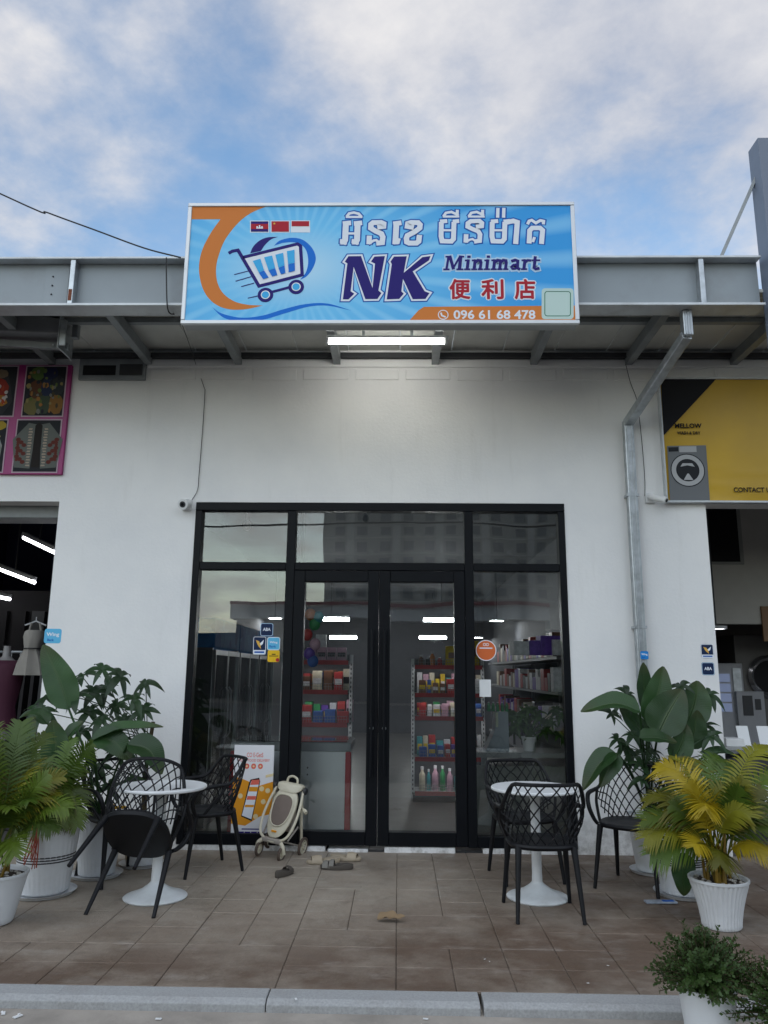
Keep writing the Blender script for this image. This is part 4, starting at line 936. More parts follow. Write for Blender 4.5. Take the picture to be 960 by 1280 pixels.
for i_ in range(60): rw.tube([(-30 + i_ * 0.3, -3, 4.05), (-30 + i_ * 0.3, 0.3, 3.75)], 0.16, 6)
shed = thing('roadside_shed', 'dark shed with corrugated roof across the street', 'building', (0.5, -27, -0.06))
MB().box((-31, -8, 0), (-8.4, -3, 3.7)).build('wall', 'opposite_wall', shed); o = rw.build('corrugated_roof', 'opposite_wall', shed)
shed2 = thing('roadside_shed', 'long dark low shed with flat roof across the street', 'building', (0, -28, -0.06))
MB().box((8.5, -8, 0), (36, -1, 3.75)).build('wall', 'opposite_wall', shed2); MB().box((8.4, -8.1, 3.75), (36.1, -0.7, 3.9)).build('roof', 'shutter', shed2)

for k, (z0_, z1_, lab) in enumerate(((7.6, 8.3, 'upper overhead wire along the street mirrored in the glass'), (6.9, 7.1, 'lower overhead wire along the street mirrored in the glass'))):
    o = MB().tube([(-60 + 6 * q, -14, z0_ + (z1_ - z0_) * q / 20 - .5 * math.sin(PI * (q % 10) / 10)) for q in range(21)], .035, 5).build('street_wire', 'black_cable'); tag(o, lab, 'wire')

# ================================================================== inside the shop
def goods_box(nm, label, grp, loc, size, m, rz=0.0, cat='box', band=None):
    key = (round(size[0], 3), round(size[1], 3), round(size[2], 3))
    if key not in GB: GB[key] = MB().box((-size[0] / 2, -size[1] / 2, 0), (size[0] / 2, size[1] / 2, size[2])).mesh('goods', bevel=0.003, seg=1)
    me = GB[key].copy(); o = link(nm, me, m); o.location = loc; o.rotation_euler.z = rz; tag(o, label, cat, grp)
    if band:
        b = MB().box((-size[0] * .42, -size[1] / 2 - .001, size[2] * .3), (size[0] * .42, -size[1] / 2 - .0002, size[2] * .62)).build('print_panel', band, o)
    return o
GB = {}
for nm, c in (('goods_yellow', (0.60, 0.42, 0.02)), ('goods_green', (0.03, 0.25, 0.08)), ('goods_red', (0.40, 0.03, 0.03)), ('goods_blue', (0.03, 0.10, 0.36)), ('goods_pink', (0.50, 0.30, 0.38)), ('goods_cream', (0.55, 0.50, 0.38)), ('goods_brown', (0.14, 0.06, 0.03)), ('goods_white', (0.6, 0.6, 0.62)), ('goods_teal', (0.05, 0.28, 0.30)), ('goods_purple', (0.12, 0.05, 0.34)), ('goods_dark', (0.03, 0.025, 0.03)), ('goods_orange', (0.5, 0.16, 0.03))):
    mat(nm, c, 0.45, var=0.25, scale=25)
GOODS = ['goods_yellow', 'goods_green', 'goods_red', 'goods_blue', 'goods_pink', 'goods_cream', 'goods_brown', 'goods_white', 'goods_teal', 'goods_purple', 'goods_orange']
mat('rack_white', (0.48, 0.49, 0.50), 0.5); mat('rack_red', (0.36, 0.03, 0.035), 0.45); mat('wire', (0.25, 0.26, 0.27), 0.4, 0.6)
def jar(nm, label, grp, loc, r, h, m, cat='jar'):
    o = MB().lathe([(0, 0), (r, 0), (r, h * .68), (r * .45, h * .82), (r * .42, h), (0, h)], 12).build(nm, m, None, smooth=True); o.location = loc; tag(o, label, cat, grp)
    c_ = MB().lathe([(r * .5, h * .9), (r * .5, h * 1.02), (0, h * 1.02)], 12).build('lid', 'goods_white', o, smooth=True); return o
def rack(name, label, x0, x1, Y, depth, levels, top, base):
    t = thing(name, label, 'shelf rack', ((x0 + x1) / 2, Y, 0.012))
    w = (x1 - x0) / 2
    for s in (-1, 1):
        MB().box((s * w - .02, -.03, 0), (s * w + .02, .03, top)).build('upright', 'rack_white', t, bevel=0.003)
        sl = MB()
        for k in range(int((top - .1) / .05)): sl.box((s * w - .006, -.0315, .06 + k * .05), (s * w + .006, -.0302, .085 + k * .05))
        sl.build('slots', 'dark_grey', t)
    MB().box((-w, depth * .5 - .01, .1), (w, depth * .5 + .01, top)).build('back_panel', mat('rack_back', (0.10, 0.10, 0.11), 0.6), t)
    for z in levels:
        MB().box((-w + .022, -depth * .5, z - .03), (w - .022, depth * .5, z)).build('shelf', 'rack_white', t, bevel=0.002)
        MB().box((-w + .022, -depth * .5 - .014, z - .045), (w - .022, -depth * .5 - .001, z + .004)).build('price_strip', 'rack_red', t)
        wr = MB()
        for k in range(int(2 * w / .03)): wr.box((-w + .03 + k * .03, -depth * .5 + .002, z), (-w + .033 + k * .03, -depth * .5 + .005, z + .07))
        for q in (.035, .07): wr.box((-w + .025, -depth * .5 + .001, z + q), (w - .025, -depth * .5 + .006, z + q + .004))
        wr.build('wire_guard', 'wire', t)
        if z > levels[0] + .05: MB().box((-w + .05, -depth * .5 + .004, z - .044), (w - .05, -depth * .5 + .02, z - .0315)).build('added_light_bar', 'added_bar_glow', t)  # hidden glowing bar added behind the price strip to brighten the goods
    MB().box((-w, -depth * .5, 0), (w, depth * .5, .08)).build('plinth', 'dark_grey', t)
    return t
# right-hand rack seen through the right door
ry = 9.75
xa, xb = at(516, 900, ry).x, at(604, 900, ry).x
zl = [at(545, y, ry - .2).z for y in (991, 948, 897, 868, 833)]
rack('gondola_rack', 'white shelf rack with red price strips behind the right door', xa, xb, ry, 0.4, zl, 1.66, 0)
rn = random.Random(5)
rows = [('bottle', 'goods bottle on the lowest shelf behind the right door'), ('box', 'small packet on the second lowest shelf behind the right door'), ('box', 'small box on the middle shelf behind the right door'), ('box', 'small packet on the second highest shelf behind the right door'), ('bag', 'item on the top of the rack behind the right door')]
for k, z in enumerate(zl):
    x = xa + .07
    while x < xb - .06:
        w = rn.uniform(.05, .10); h = rn.uniform(.11, .21)
        m_ = rn.choice(GOODS if k else ['goods_pink', 'goods_teal', 'goods_red', 'goods_green', 'goods_cream'])
        if k == 0: jar('spray_bottle', m_[6:] + ' bottle on the lowest shelf behind the right door', m_[6:] + ' bottles on the low shelf behind the right door', (x + w / 2, ry - .1, z + .012), w * .45, h + .08, m_, 'bottle')
        elif k < 4: goods_box('goods_packet', rows[k][1].replace('small', 'small ' + m_[6:]), rows[k][1].replace('small', m_[6:]), (x + w / 2, ry - .1, z + .012), (w * .9, .1, h), m_, rn.uniform(-.1, .1), 'packet', rn.choice([None, 'goods_white', 'goods_yellow']))
        x += w + .012
for k in (1, 2, 3):                                          # a back row, taller, behind the front packets
    x = xa + .05
    while x < xb - .05:
        w = rn.uniform(.05, .09); m_ = rn.choice(GOODS); lb = '%s carton in the back row of the %s shelf behind the right door' % (m_[6:], ('second lowest', 'middle', 'second highest')[k - 1])
        goods_box('goods_carton', lb, lb.replace('carton', 'cartons'), (x + w / 2, ry + .06, zl[k] + .012), (w * .92, .09, rn.uniform(.16, .25) if k != 2 else rn.uniform(.12, .18)), m_, rn.uniform(-.06, .06), 'carton', rn.choice(['goods_white', 'goods_yellow', 'goods_dark'])); x += w + .006
for x, h, m_ in ((xa + .10, .12, 'goods_brown'), (xa + .18, .09, 'goods_dark'), (xa + .24, .16, 'goods_orange'), (xa + .33, .10, 'goods_red')): jar('figurine_jar', {.12: 'brown', .09: 'short dark', .16: 'tall orange', .10: 'red'}[h] + ' jar on top of the rack behind the right door', 'jars on top of the right rack', (x, ry - .08, zl[4] + .012), .03, h, m_)
def bag(nm, label, grp, loc, w, h, d, m, rz=0):
    vs = []; nx_, nz_ = 6, 8
    mb = MB()
    for s in (-1, 1):
        vs = []
        for j in range(nz_ + 1):
            for i_ in range(nx_ + 1):
                u, v = i_ / nx_ * 2 - 1, j / nz_ * 2 - 1; b = (1 - u * u) ** .6 * (1 - v * v) ** .5
                vs.append((u * w / 2, s * d / 2 * b, (v + 1) * h / 2))
        mb.add(vs, [(j * (nx_ + 1) + i_, j * (nx_ + 1) + i_ + 1, (j + 1) * (nx_ + 1) + i_ + 1, (j + 1) * (nx_ + 1) + i_) for j in range(nz_) for i_ in range(nx_)])
    o = mb.build(nm, m, None, smooth=True); o.location = loc; o.rotation_euler = (-.1, 0, rz); tag(o, label, 'bag', grp); 
    b = MB().box((-w * .3, -d * .52, h * .35), (w * .3, -d * .49, h * .65)).build('print_panel', 'goods_brown', o); return o
bag('snack_bag', 'taller yellow snack bag on top of the rack behind the right door', 'yellow snack bags', (xb - .16, ry - .06, zl[4] + .012), .24, .31, .1, 'goods_yellow', .1); bag('snack_bag', 'shorter yellow snack bag on top of the rack behind the right door', 'yellow snack bags', (xb - .36, ry - .05, zl[4] + .012), .20, .24, .09, 'goods_yellow', -.15)
# left-hand rack behind the left door
ry2 = 9.0
xa2, xb2 = at(352, 900, ry2).x, at(438, 900, ry2).x
zl2 = [at(400, y, ry2 - .2).z for y in (960, 905, 864, 827)]
rack('gondola_rack', 'white shelf rack with red price strips behind the left door', xa2, xb2, ry2, 0.4, zl2, zl2[-1] + .07, 0)
for k in range(4): goods_box('gift_box', 'pink boxed goods in a row on top of the rack behind the left door', 'four pink boxes on the rack', (xb2 - .45 + k * .115, ry2 - .08, zl2[3] + .012), (.105, .1, .15), 'goods_pink', 0, 'box', 'goods_dark')
goods_box('tall_carton', 'tall white carton behind the pink boxes', None, (xb2 - .36, ry2 + .06, zl2[3] + .012), (.12, .1, .30), 'goods_white', 0, 'carton')
for k, (c1, lab) in enumerate(((['goods_red', 'goods_brown', 'goods_dark', 'goods_cream'], 'dark red packet on the upper shelf behind the left door'), (['goods_blue', 'goods_yellow', 'goods_green', 'goods_red'], 'bright snack packet on the middle shelf behind the left door'))):
    z = zl2[2 - k]; x = xa2 + .1
    while x < xb2 - .08:
        w = rn.uniform(.09, .14); mc = rn.choice(c1); lb = mc[6:] + ' ' + lab.split(' ', 2)[2].replace('snack ', '') if lab[:4] == 'dark' else mc[6:] + ' ' + lab.split(' ', 1)[1]; goods_box('goods_packet', lb, lb.replace('packet', 'packets'), (x + w / 2, ry2 - .1, z + .012), (w * .92, .09, rn.uniform(.12, .19) if k else rn.uniform(.15, .22)), mc, rn.uniform(-.1, .1), 'packet', rn.choice([None, 'goods_white'])); x += w + .01
for k in (1, 2):
    x = xa2 + .08
    while x < xb2 - .05:
        w = rn.uniform(.05, .10); m_ = rn.choice(GOODS); lb = '%s carton in the back row of the %s shelf behind the left door' % (m_[6:], ('middle', 'upper')[k - 1])
        goods_box('goods_carton', lb, lb.replace('carton', 'cartons'), (x + w / 2, ry2 + .07, zl2[k] + .012), (w * .92, .09, rn.uniform(.17, .25)), m_, rn.uniform(-.06, .06), 'carton', rn.choice(['goods_white', 'goods_yellow', 'goods_dark'])); x += w + .006
# hanging balloons / toys by the left mullion
for k, (dx, dz, m_) in enumerate(((0, 0, 'goods_orange'), (.05, -.11, 'goods_green'), (-.03, -.22, 'goods_red'), (.06, -.32, 'goods_pink'), (0, -.42, 'goods_purple'), (.04, -.5, 'goods_blue'), (.09, -.03, 'goods_teal'))):
    p = at(388, 768, 8.4); o = MB().sphere((0, 0, 0), (.06, .03, .065), 10, 8).build('toy_packet', m_, None, smooth=True); o.location = (p.x + dx, 8.4, p.z + dz); tag(o, 'shiny %s toy packet in the hanging strip behind the left door' % ('orange', 'green', 'red', 'pink', 'purple', 'blue', 'teal')[k], 'toy', 'toy packets on a hanging strip')
p = at(388, 768, 8.43); tag(MB().box((p.x - .13, 8.44, .9), (p.x - .10, 8.47, 3.31)).build('display_pole', 'rack_white'), 'white slotted pole carrying the hanging toy packets', 'pole')
# chest freezer
fy = 7.42
a, b = at(284, 1036, fy), at(439, 929, fy)
t = thing('chest_freezer', 'white chest freezer with red corners behind the left door', 'freezer', ((a.x + b.x) / 2, fy, 0.012)); w = (b.x - a.x) / 2; h = b.z
mat('freezer_white', (0.84, 0.88, 0.89), 0.35, var=0.05, dirt=0.12); mat('freezer_grey', (0.30, 0.33, 0.34), 0.4)
MB().box((-w + .05, 0, .03), (w - .05, .62, h - .09)).build('body', 'freezer_white', t, bevel=0.006)
for s in (-1, 1): MB().box((s * (w - .025) - .027, -.012, .03), (s * (w - .025) + .027, .03, h - .09)).build('corner_trim', mat('freezer_red', (0.45, 0.02, 0.03), 0.4), t, bevel=0.01)
MB().box((-w, -.016, h - .088), (w, .64, h - .01)).build('rim', 'freezer_grey', t, bevel=0.012)
MB().box((-w + .04, .02, h - .009), (w - .04, .6, h + .006)).build('lid', CLEAR, t)
MB().box((-w + .06, -.004, .05), (-w + .28, -.001, .17)).build('grille_plate', 'freezer_grey', t)
for k in range(5): MB().box((-w + .08, -.008, .065 + k * .02), (-w + .26, -.0045, .076 + k * .02)).build('grille_slot', 'dark_grey', t)
for z in (.62, .56): MB().tube([(.16, -.001, z), (.16, -.006, z)], .007, 8).build('screw', 'dark_grey', t)
# drinks coolers along the left wall
mat('cooler_body', (0.05, 0.052, 0.056), 0.4); mat('cooler_frame', (0.16, 0.165, 0.17), 0.35, 0.5)
header = photo_mat('cooler_header_print', [(0.006, 0.05, 0.17), (0.012, 0.10, 0.30), (0.03, 0.17, 0.40), (0.008, 0.07, 0.22)], 5, 1.1); header.node_tree.nodes['Principled BSDF'].inputs['Roughness'].default_value = 0.75; header.node_tree.nodes['Principled BSDF'].inputs['Specular IOR Level'].default_value = 0.1
for k, lab in enumerate(('drinks cooler with blue header nearest the left pane', 'drinks cooler with blue header second from the left pane', 'drinks cooler with blue header furthest from the left pane')):
    y0_ = 7.85 + k * 1.25; t = thing('drinks_cooler', lab, 'cooler', (-2.48, y0_, 0.012), 0, 'drinks coolers along the wall')
    MB().box((0, 0, .1), (.03, 1.22, 1.72)).build('back', 'cooler_body', t)
    for yy in (0, 1.19): MB().box((.03, yy, .1), (.6, yy + .03, 1.72)).build('side', 'cooler_body', t)
    MB().box((0, 0, 0), (.6, 1.22, .1)).build('base', 'dark_grey', t); MB().box((0, 0, 1.721), (.62, 1.22, 2.02)).build('header', header, t, bevel=0.01)
    for z in (.40, .72, 1.02, 1.30, 1.52): MB().box((.035, .035, z), (.52, 1.185, z + .015)).build('shelf', 'wire', t)
    for j in (0, 1):
        d = MB().box((.602, .02 + j * .595, .12), (.632, .60 + j * .595, .15)).box((.602, .02 + j * .595, 1.65), (.632, .60 + j * .595, 1.70)).box((.602, .02 + j * .595, .151), (.632, .05 + j * .595, 1.649)).box((.602, .57 + j * .595, .151), (.632, .60 + j * .595, 1.649)).build('door', 'cooler_frame', t)
        MB().box((.612, .051 + j * .595, .151), (.618, .569 + j * .595, 1.649)).build('pane', CLEAR, d)
        MB().tube([(.634, .53 - .44 * j + j * .595, .8), (.665, .53 - .44 * j + j * .595, .84), (.665, .53 - .44 * j + j * .595, 1.28), (.634, .53 - .44 * j + j * .595, 1.32)], .008, 6).build('handle', 'rack_white', d)
    for yy in (.05, 1.15): MB().box((.56, yy, .2), (.58, yy + .02, 1.6)).build('light_strip', 'cooler_glow', t)
    for zi, z in enumerate((.415, .735, 1.035, 1.315, 1.535)):
        for q in range(7):
            y_ = .1 + q * .16
            bo = MB().lathe([(0, 0), (.035, 0), (.035, .11 if zi == 4 else .15), (.013, .18 if zi < 4 else .13), (.013, .21 if zi < 4 else .15), (0, .21 if zi < 4 else .15)], 8).build('drink_bottle', GOODS[(zi * 3 + q // 2 + k) % 11], None, smooth=True)
            bo.location = (-2.48 + .46, y0_ + y_, .012 + z + .001); lb = '%s drink bottles on the %s shelf of the %s drinks cooler' % (GOODS[(zi * 3 + q // 2 + k) % 11][6:], ('lowest', 'second', 'middle', 'fourth', 'top')[zi], ('nearest', 'middle', 'furthest')[k]); tag(bo, lb.replace('bottles', 'bottle'), 'bottle', lb)
# right wall shelving with boxes
t = thing('wall_shelving', 'dark shelving with packed boxes along the right wall of the shop', 'shelving', (1.85, 8.0, 0.012))
TW = Matrix.Translation((-1.85, -8.0, -0.012))
for z in (.5, .9, 1.3, 1.67):
    MB().box((-.2, 0.2, z - .03), (.28, 6.5, z)).build('shelf', mat('shelf_grey', (0.20, 0.20, 0.21), 0.5), t)
for y_ in (.25, 2.3, 4.4, 6.45): MB().box((.24, y_, 0), (.28, y_ + .04, 1.7)).build('upright', 'rack_white', t)
lab = {1.67: 'carton on the top wall shelf by the right pane', 1.3: 'packet on the middle wall shelf behind the right pane', .9: 'packet on the low wall shelf behind the right pane'}
zone = lambda y_: ', near end' if y_ < 9.6 else ', middle stretch' if y_ < 11.3 else ', far end'
for z in (1.67, 1.3, .9):
    y_ = 8.35
    while y_ < 13:
        w = rn.uniform(.12, .24); h = rn.uniform(.16, .28) if z == 1.67 else rn.uniform(.14, .26)
        mc = rn.choice(['goods_white', 'goods_purple', 'goods_cream', 'goods_brown', 'goods_red', 'goods_dark'])
        goods_box('carton', mc[6:] + ' ' + lab[z] + zone(y_), mc[6:] + ' ' + lab[z].replace(' on', 's on', 1) + zone(y_), (1.75, y_ + w / 2, .012 + z + .001), (.22, w * .92, h), mc, 0, 'carton'); y_ += w + .01
for (px, py, w, h, m_, lab_) in ((700, 835, .20, .16, 'goods_white', 'white box at the near end of the top wall shelf'), (686, 812, .22, .20, 'goods_purple', 'purple box stacked highest on the wall shelf'), (672, 832, .2, .15, 'goods_purple', 'purple box below the stacked purple box'), (654, 815, .24, .14, 'goods_white', 'pale bag shaped box stacked beside the purple box')):
    p = at(px, py + 10, 8.2); goods_box('gift_box', lab_, None, (min(p.x, 1.98), 8.2, max(p.z, 1.69)), (w, .14, h), m_, .2, 'box')
# counter with till, plant
cy_ = 7.75
a, b = at(596, 946, cy_), at(705, 938, cy_)
t = thing('shop_counter', 'grey counter behind the right pane of the shopfront', 'counter', (1.35, cy_, 0.012))
zc = at(650, 941, cy_).z
MB().box((-.68, 0, zc - .06), (.64, .55, zc - .012)).build('top', mat('counter_top', (0.33, 0.34, 0.34), 0.4), t, bevel=0.004); MB().box((-.64, .06, 0), (.62, .10, zc - .14)).build('front_panel', mat('counter_panel', (0.26, 0.27, 0.255), 0.6), t)
for s in (-.52, .5): MB().tube([(s, .04, zc - .061), (s, .045, zc - .13)], .03, 10).build('bracket', 'galvanised', t)
p = at(607, 944, 7.8); q = at(636, 890, 7.8)
t = thing('till_machine', 'grey wedge-shaped till on the counter behind the right pane', 'till', ((p.x + q.x) / 2, 7.82, zc))
w = (q.x - p.x) / 2; h = q.z - zc
MB().prism([(-w, 0), (w, 0), (w * .98, h), (w * .0, h), (-w * .1, h * .78), (-w * .2, h * .5)], 0, .26).build('housing', mat('till_grey', (0.30, 0.35, 0.38), 0.45), t, bevel=0.006)
MB().box((-w * .1, -.02, h * .62), (w * .1, 0, h * .98)).build('screen', flat('till_screen', (0.5, 0.55, 0.4)), t)
for k in range(5):
    jar('drink_vial', 'small green bottle standing on top of the till', 'green bottles on the till', (p.x + .05 + .045 * k, 7.9, zc + h), .018, .09, 'goods_green', 'bottle')
p = at(686, 925, 7.95)
o = MB().sphere((0, 0, 0), (.09, .06, .06), 10, 7).tube([(-.06, 0, .02), (-.13, 0, .07)], [.03, .012], 8).build('watering_pot', 'goods_white', None, smooth=True); p = at(652, 893, 8.05); o.location = (p.x, 8.05, p.z - .03); tag(o, 'small pale teapot-like ornament above the counter', 'ornament')
o = MB().box((-.1, -.06, -.05), (.1, .06, 0)).build('ornament_stand', 'dark_grey'); o.location = (p.x, 8.05, p.z - .091); tag(o, 'dark small stand under the pale ornament', 'stand')
for k in range(3): B('stand_post', 'dark_grey', o, (-.08 + k * .08 - .01, -.01, -(p.z - .141) + zc), (-.08 + k * .08 + .01, .01, -.051), 0)
# ceiling tubes and downlights in the shop
for (px, py, Y, ln, lab) in ((414, 774, 13.4, .62, 'lit ceiling tube seen in the left door, upper one'), (552, 775, 13.4, .62, 'lit ceiling tube seen in the right door, upper one'), (429, 797, 18.0, .62, 'lit ceiling tube seen in the left door, lower one'), (541, 797, 18.0, .62, 'lit ceiling tube seen in the right door, lower one'), (660, 790, 16.0, .5, 'lit ceiling tube seen dimly in the right pane')):
    p = at(px, py, Y); t = thing('ceiling_tube', lab, 'lamp', tuple(p), 0, 'tubes on the shop ceiling')
    MB().tube([(-ln / 2, 0, 0), (ln / 2, 0, 0)], .028, 8).build('tube', 'shop_tube_glow', t, smooth=True); MB().box((-ln / 2, -.03, .031), (ln / 2, .03, .07)).build('batten', 'rack_white', t)
    MB().box((-.01, -.01, .071), (.01, .01, 3.32 - p.z)).build('rod', 'dark_grey', t)
for (px, py, Y, lab) in ((621, 776, 14, 'small round downlight seen in the right pane, nearer one'), (597, 797, 18, 'small round downlight seen in the right pane, farther one'), (344, 773, 14, 'small round downlight seen in the left pane')):
    p = at(px, py, Y); t = thing('downlight', lab, 'lamp', tuple(p), 0, 'downlights in the shop'); MB().lathe([(0, 0), (.12, 0)], 16).build('disc', 'shop_tube_glow', t); MB().lathe([(.121, -.004), (.14, -.004), (.14, .02), (0, .0205)], 16).build('housing', 'rack_white', t); MB().box((-.01, -.01, .021), (.01, .01, 3.32 - p.z)).build('rod', 'dark_grey', t)
for (px, py, lab, kind) in ((280, 660, 'dark hanging pendant lamp seen in the upper left light', 0), (309, 657, 'white globe camera hanging in the upper left light', 1), (457, 648, 'dark dome camera hanging in the upper middle light', 2)):
    p = at(px, py, 7.6); t = thing('hanging_fitting', lab, 'fitting', tuple(p)); r = .045 if kind != 1 else .05
    MB().sphere((0, 0, 0), (r * .8, r * .8, r * (1.3 if kind == 0 else 1)), 14, 10).build('body', ('dark_grey', 'white_plastic', 'dark_grey')[kind], t, smooth=True); MB().tube([(0, 0, r), (0, 0, 3.32 - p.z)], .012, 8).build('stem', 'rack_white' if kind == 1 else 'dark_grey', t)

# ================================================================== the clothes shop at the left
for k, (x0_, y0_, x1_, y1_, Y0, Y1) in enumerate(((30, 672, 70, 691, 8.6, 8.2), (-4, 710, 43, 728, 9.6, 9.1), (-40, 738, 12, 749, 10.8, 10.2))):
    p, q = at(x0_, y0_, Y0), at(x1_, y1_, Y1); t = thing('clothes_shop_tube', 'slanting lit tube on the clothes shop ceiling, %s' % ('highest', 'middle', 'lowest')[k], 'lamp', tuple((p + q) / 2), 0, 'tubes in the clothes shop'); m_ = (p + q) / 2
    MB().tube([tuple(p - m_), tuple(q - m_)], .022, 10).build('tube', 'clothes_tube_glow', t, smooth=True); MB().bar(p - m_ + Vector((0, 0, .045)), q - m_ + Vector((0, 0, .045)), .06, .04).build('batten', 'rack_white', t)
    MB().box((-.008, -.008, .06), (.008, .008, 4.2 - m_.z)).build('rod', 'dark_grey', t)
p, q = at(-60, 641, 7.3), at(72, 642, 7.3); t = thing('clothes_shop_tube', 'long lit tube just inside the top of the clothes shop opening', 'lamp', tuple((p + q) / 2), 0, 'tubes in the clothes shop'); m_ = (p + q) / 2
MB().tube([tuple(p - m_), tuple(q - m_)], .018, 10).build('tube', 'clothes_tube_glow', t, smooth=True); MB().box((p.x - m_.x, -.03, .02), (q.x - m_.x, .03, .10)).build('batten', 'rafter_steel', t)
tag(B('shutter_box', 'rafter_steel', None, (-7.2, 7.21, 2.93), (-2.63, 7.5, 3.3), 0.01), 'grey roller shutter box above the clothes shop opening', 'shutter')
def cloth(label, px, py, Y, h, w, m, name='hanging_dress'):
    p = at(px, py, Y); t = thing(name, label, 'dress', tuple(p), 0)
    n = 14; mb = MB(); prof = [(0, .20), (-.03, .26), (-.15, .29), (-.40, .23), (-.46, .23), (-.6, .31), (-.8, .40), (-1.05, .46)]
    vs = []
    for f, ww in prof:
        for k in range(24):
            a_ = 2 * PI * k / 24; fold = 1 + .16 * math.sin(a_ * 7) * (-f)
            vs.append((w * ww * math.cos(a_) * fold, .10 * math.sin(a_) * fold, f * h))
    mb.add(vs, [(i_ * 24 + k, i_ * 24 + (k + 1) % 24, (i_ + 1) * 24 + (k + 1) % 24, (i_ + 1) * 24 + k) for i_ in range(len(prof) - 1) for k in range(24)])
    mb.build('fabric', m, t, smooth=True)
    for s in (-1, 1): MB().tube([(s * w * .16, 0, 0), (s * w * .12, 0, h * .18)], .012, 6).build('strap', m, t)
    MB().tube([(-w * .3, 0, h * .12), (0, 0, h * .22), (w * .3, 0, h * .12)], .008, 6).tube([(0, 0, h * .22), (0, 0, h * .32)], .005, 6).build('hanger', 'rack_white', t)
    MB().tube([(w * .25 * math.cos(a_), .112 * math.sin(a_), -.43 * h) for a_ in [2 * PI * k / 16 for k in range(16)]], .006, 5, closed=True).build('belt', 'black_cable', t)
    return t
mat('dress_beige', (0.26, 0.245, 0.22), 0.8, var=0.15); mat('garment_dark', (0.02, 0.018, 0.02), 0.85); mat('top_magenta', (0.055, 0.008, 0.025), 0.8); mat('mannequin', (0.22, 0.21, 0.205), 0.5)
cloth('beige belted dress hanging just inside the clothes shop', 44, 788, 7.75, .42, .36, 'dress_beige')
p = at(5, 850, 7.9); t = thing('mannequin', 'pale mannequin torso in a magenta top inside the clothes shop', 'mannequin', (p.x, 7.9, 0.012))
MB().lathe([(.035, 1.72), (.04, 1.62), (.08, 1.585), (.19, 1.52), (.17, 1.30), (.13, 1.12), (.17, .92), (.16, .8), (0, .8)], 20, wob=lambda a_, z: -.25 * abs(math.sin(a_)) if z < 1.6 else 0).build('torso', 'mannequin', t, smooth=True)
MB().lathe([(.11, 1.575), (.19, 1.535), (.20, 1.50), (.182, 1.32), (.14, 1.12), (.185, .9)], 20, wob=lambda a_, z: -.2 * abs(math.sin(a_))).build('top', 'top_magenta', t, smooth=True)
MB().tube([(0, 0, .8), (0, 0, .03)], .02, 8).lathe([(0, 0), (.16, 0), (.16, .02), (0, .03)], 20).build('stand', 'galvanised', t)
t = thing('clothes_rack', 'dark clothes rack with white hangers inside the clothes shop', 'clothes rack', (-4.35, 8.8, .012))
MB().tube([(-.9, 0, 1.68), (1.0, 0, 1.68)], .014, 8).tube([(-.9, 0, 0), (-.9, 0, 1.68)], .014, 8).tube([(1.0, 0, 0), (1.0, 0, 1.68)], .014, 8).build('rail', 'galvanised', t)
for k in range(18):
    x = -.85 + k * .1; MB().tube([(x, -.2, 1.5), (x, 0, 1.6), (x, .2, 1.5)], .008, 5).tube([(x, 0, 1.6), (x, 0, 1.68)], .004, 5).build('hanger', 'rack_white', t)
    MB().prism([(-.22, 1.48), (0, 1.58), (.22, 1.48), (.24, .75 + .1 * (k % 3)), (-.24, .75 + .1 * (k % 2))], -.02, .02).build('garment', ('garment_dark', 'dark_grey', 'garment_dark')[k % 3], t).matrix_parent_inverse = Matrix.Translation((x, 0, 0)) @ Matrix.Rotation(PI / 2 - .15, 4, 'Z')
t = thing('wall_display', 'dark wall display of hanging garments at the back of the clothes shop', 'display', (-4.4, 11, 0.012))
MB().box((-2, 0, 0), (1.6, .1, 2.6)).build('panel', 'garment_dark', t)
for k in range(26):
    MB().box((-1.9 + (k % 13) * .27, -.1, 1.75 - (k // 13) * .7), (-1.9 + (k % 13) * .27 + .18, -.01, 2.3 - (k // 13) * .7)).build('garment', rn.choice(['garment_dark', 'dark_grey', 'goods_brown', 'garment_dark', 'mannequin']) if k % 4 == 0 else 'garment_dark', t)
tag(B('display_table', 'garment_dark', None, (-4.6, 7.6, .012), (-3.35, 8.1, .75), 0.01), 'dark display table inside the clothes shop opening', 'table')

# ================================================================== the laundry at the right
LW = 9.2
t = thing('laundry_partition', 'grey upper partition wall with a dark screen inside the laundry', 'partition', (4, LW, 0))
TL = Matrix.Translation((-4, -LW, 0))
zb = at(930, 780, LW).z
for nm, m_, a_, b_ in (('wall', 'laundry_wall', (2.4, LW, zb), (6.5, LW + .1, 4.15)), ):
    o = B(nm, m_, t, a_, b_, 0); o.matrix_parent_inverse = TL
sa, sb = at(878, 702, LW - .03), at(920, 640, LW - .03)
o = B('screen_frame', 'counter_panel', t, (sa.x - .5, LW - .03, sa.z - .03), (sb.x + .05, LW - .001, sb.z + .3), 0.006); o.matrix_parent_inverse = TL
o = B('screen', flat('screen_black', (0.004, 0.004, 0.005), .3), t, (sa.x - .46, LW - .036, sa.z), (sb.x, LW - .031, sb.z + .28), 0); o.matrix_parent_inverse = TL
o = B('wood_trim', mat('wood', (0.20, 0.11, 0.05), .5), t, (at(950, 760, LW).x, LW - .03, zb - .2), (6, LW - .001, at(950, 758, LW).z), 0.004); o.matrix_parent_inverse = TL
t = thing('tumble_dryer', 'dark commercial dryer with a round chrome door inside the laundry', 'dryer', (0, 10.0, .012)); c = at(962, 846, 9.98)
t.location.x = c.x; cz = c.z - .012
MB().box((-.4, .0, 0), (.42, .8, 2.0)).build('body', mat('dryer_body', (0.09, 0.085, 0.08), .4), t, bevel=.01)
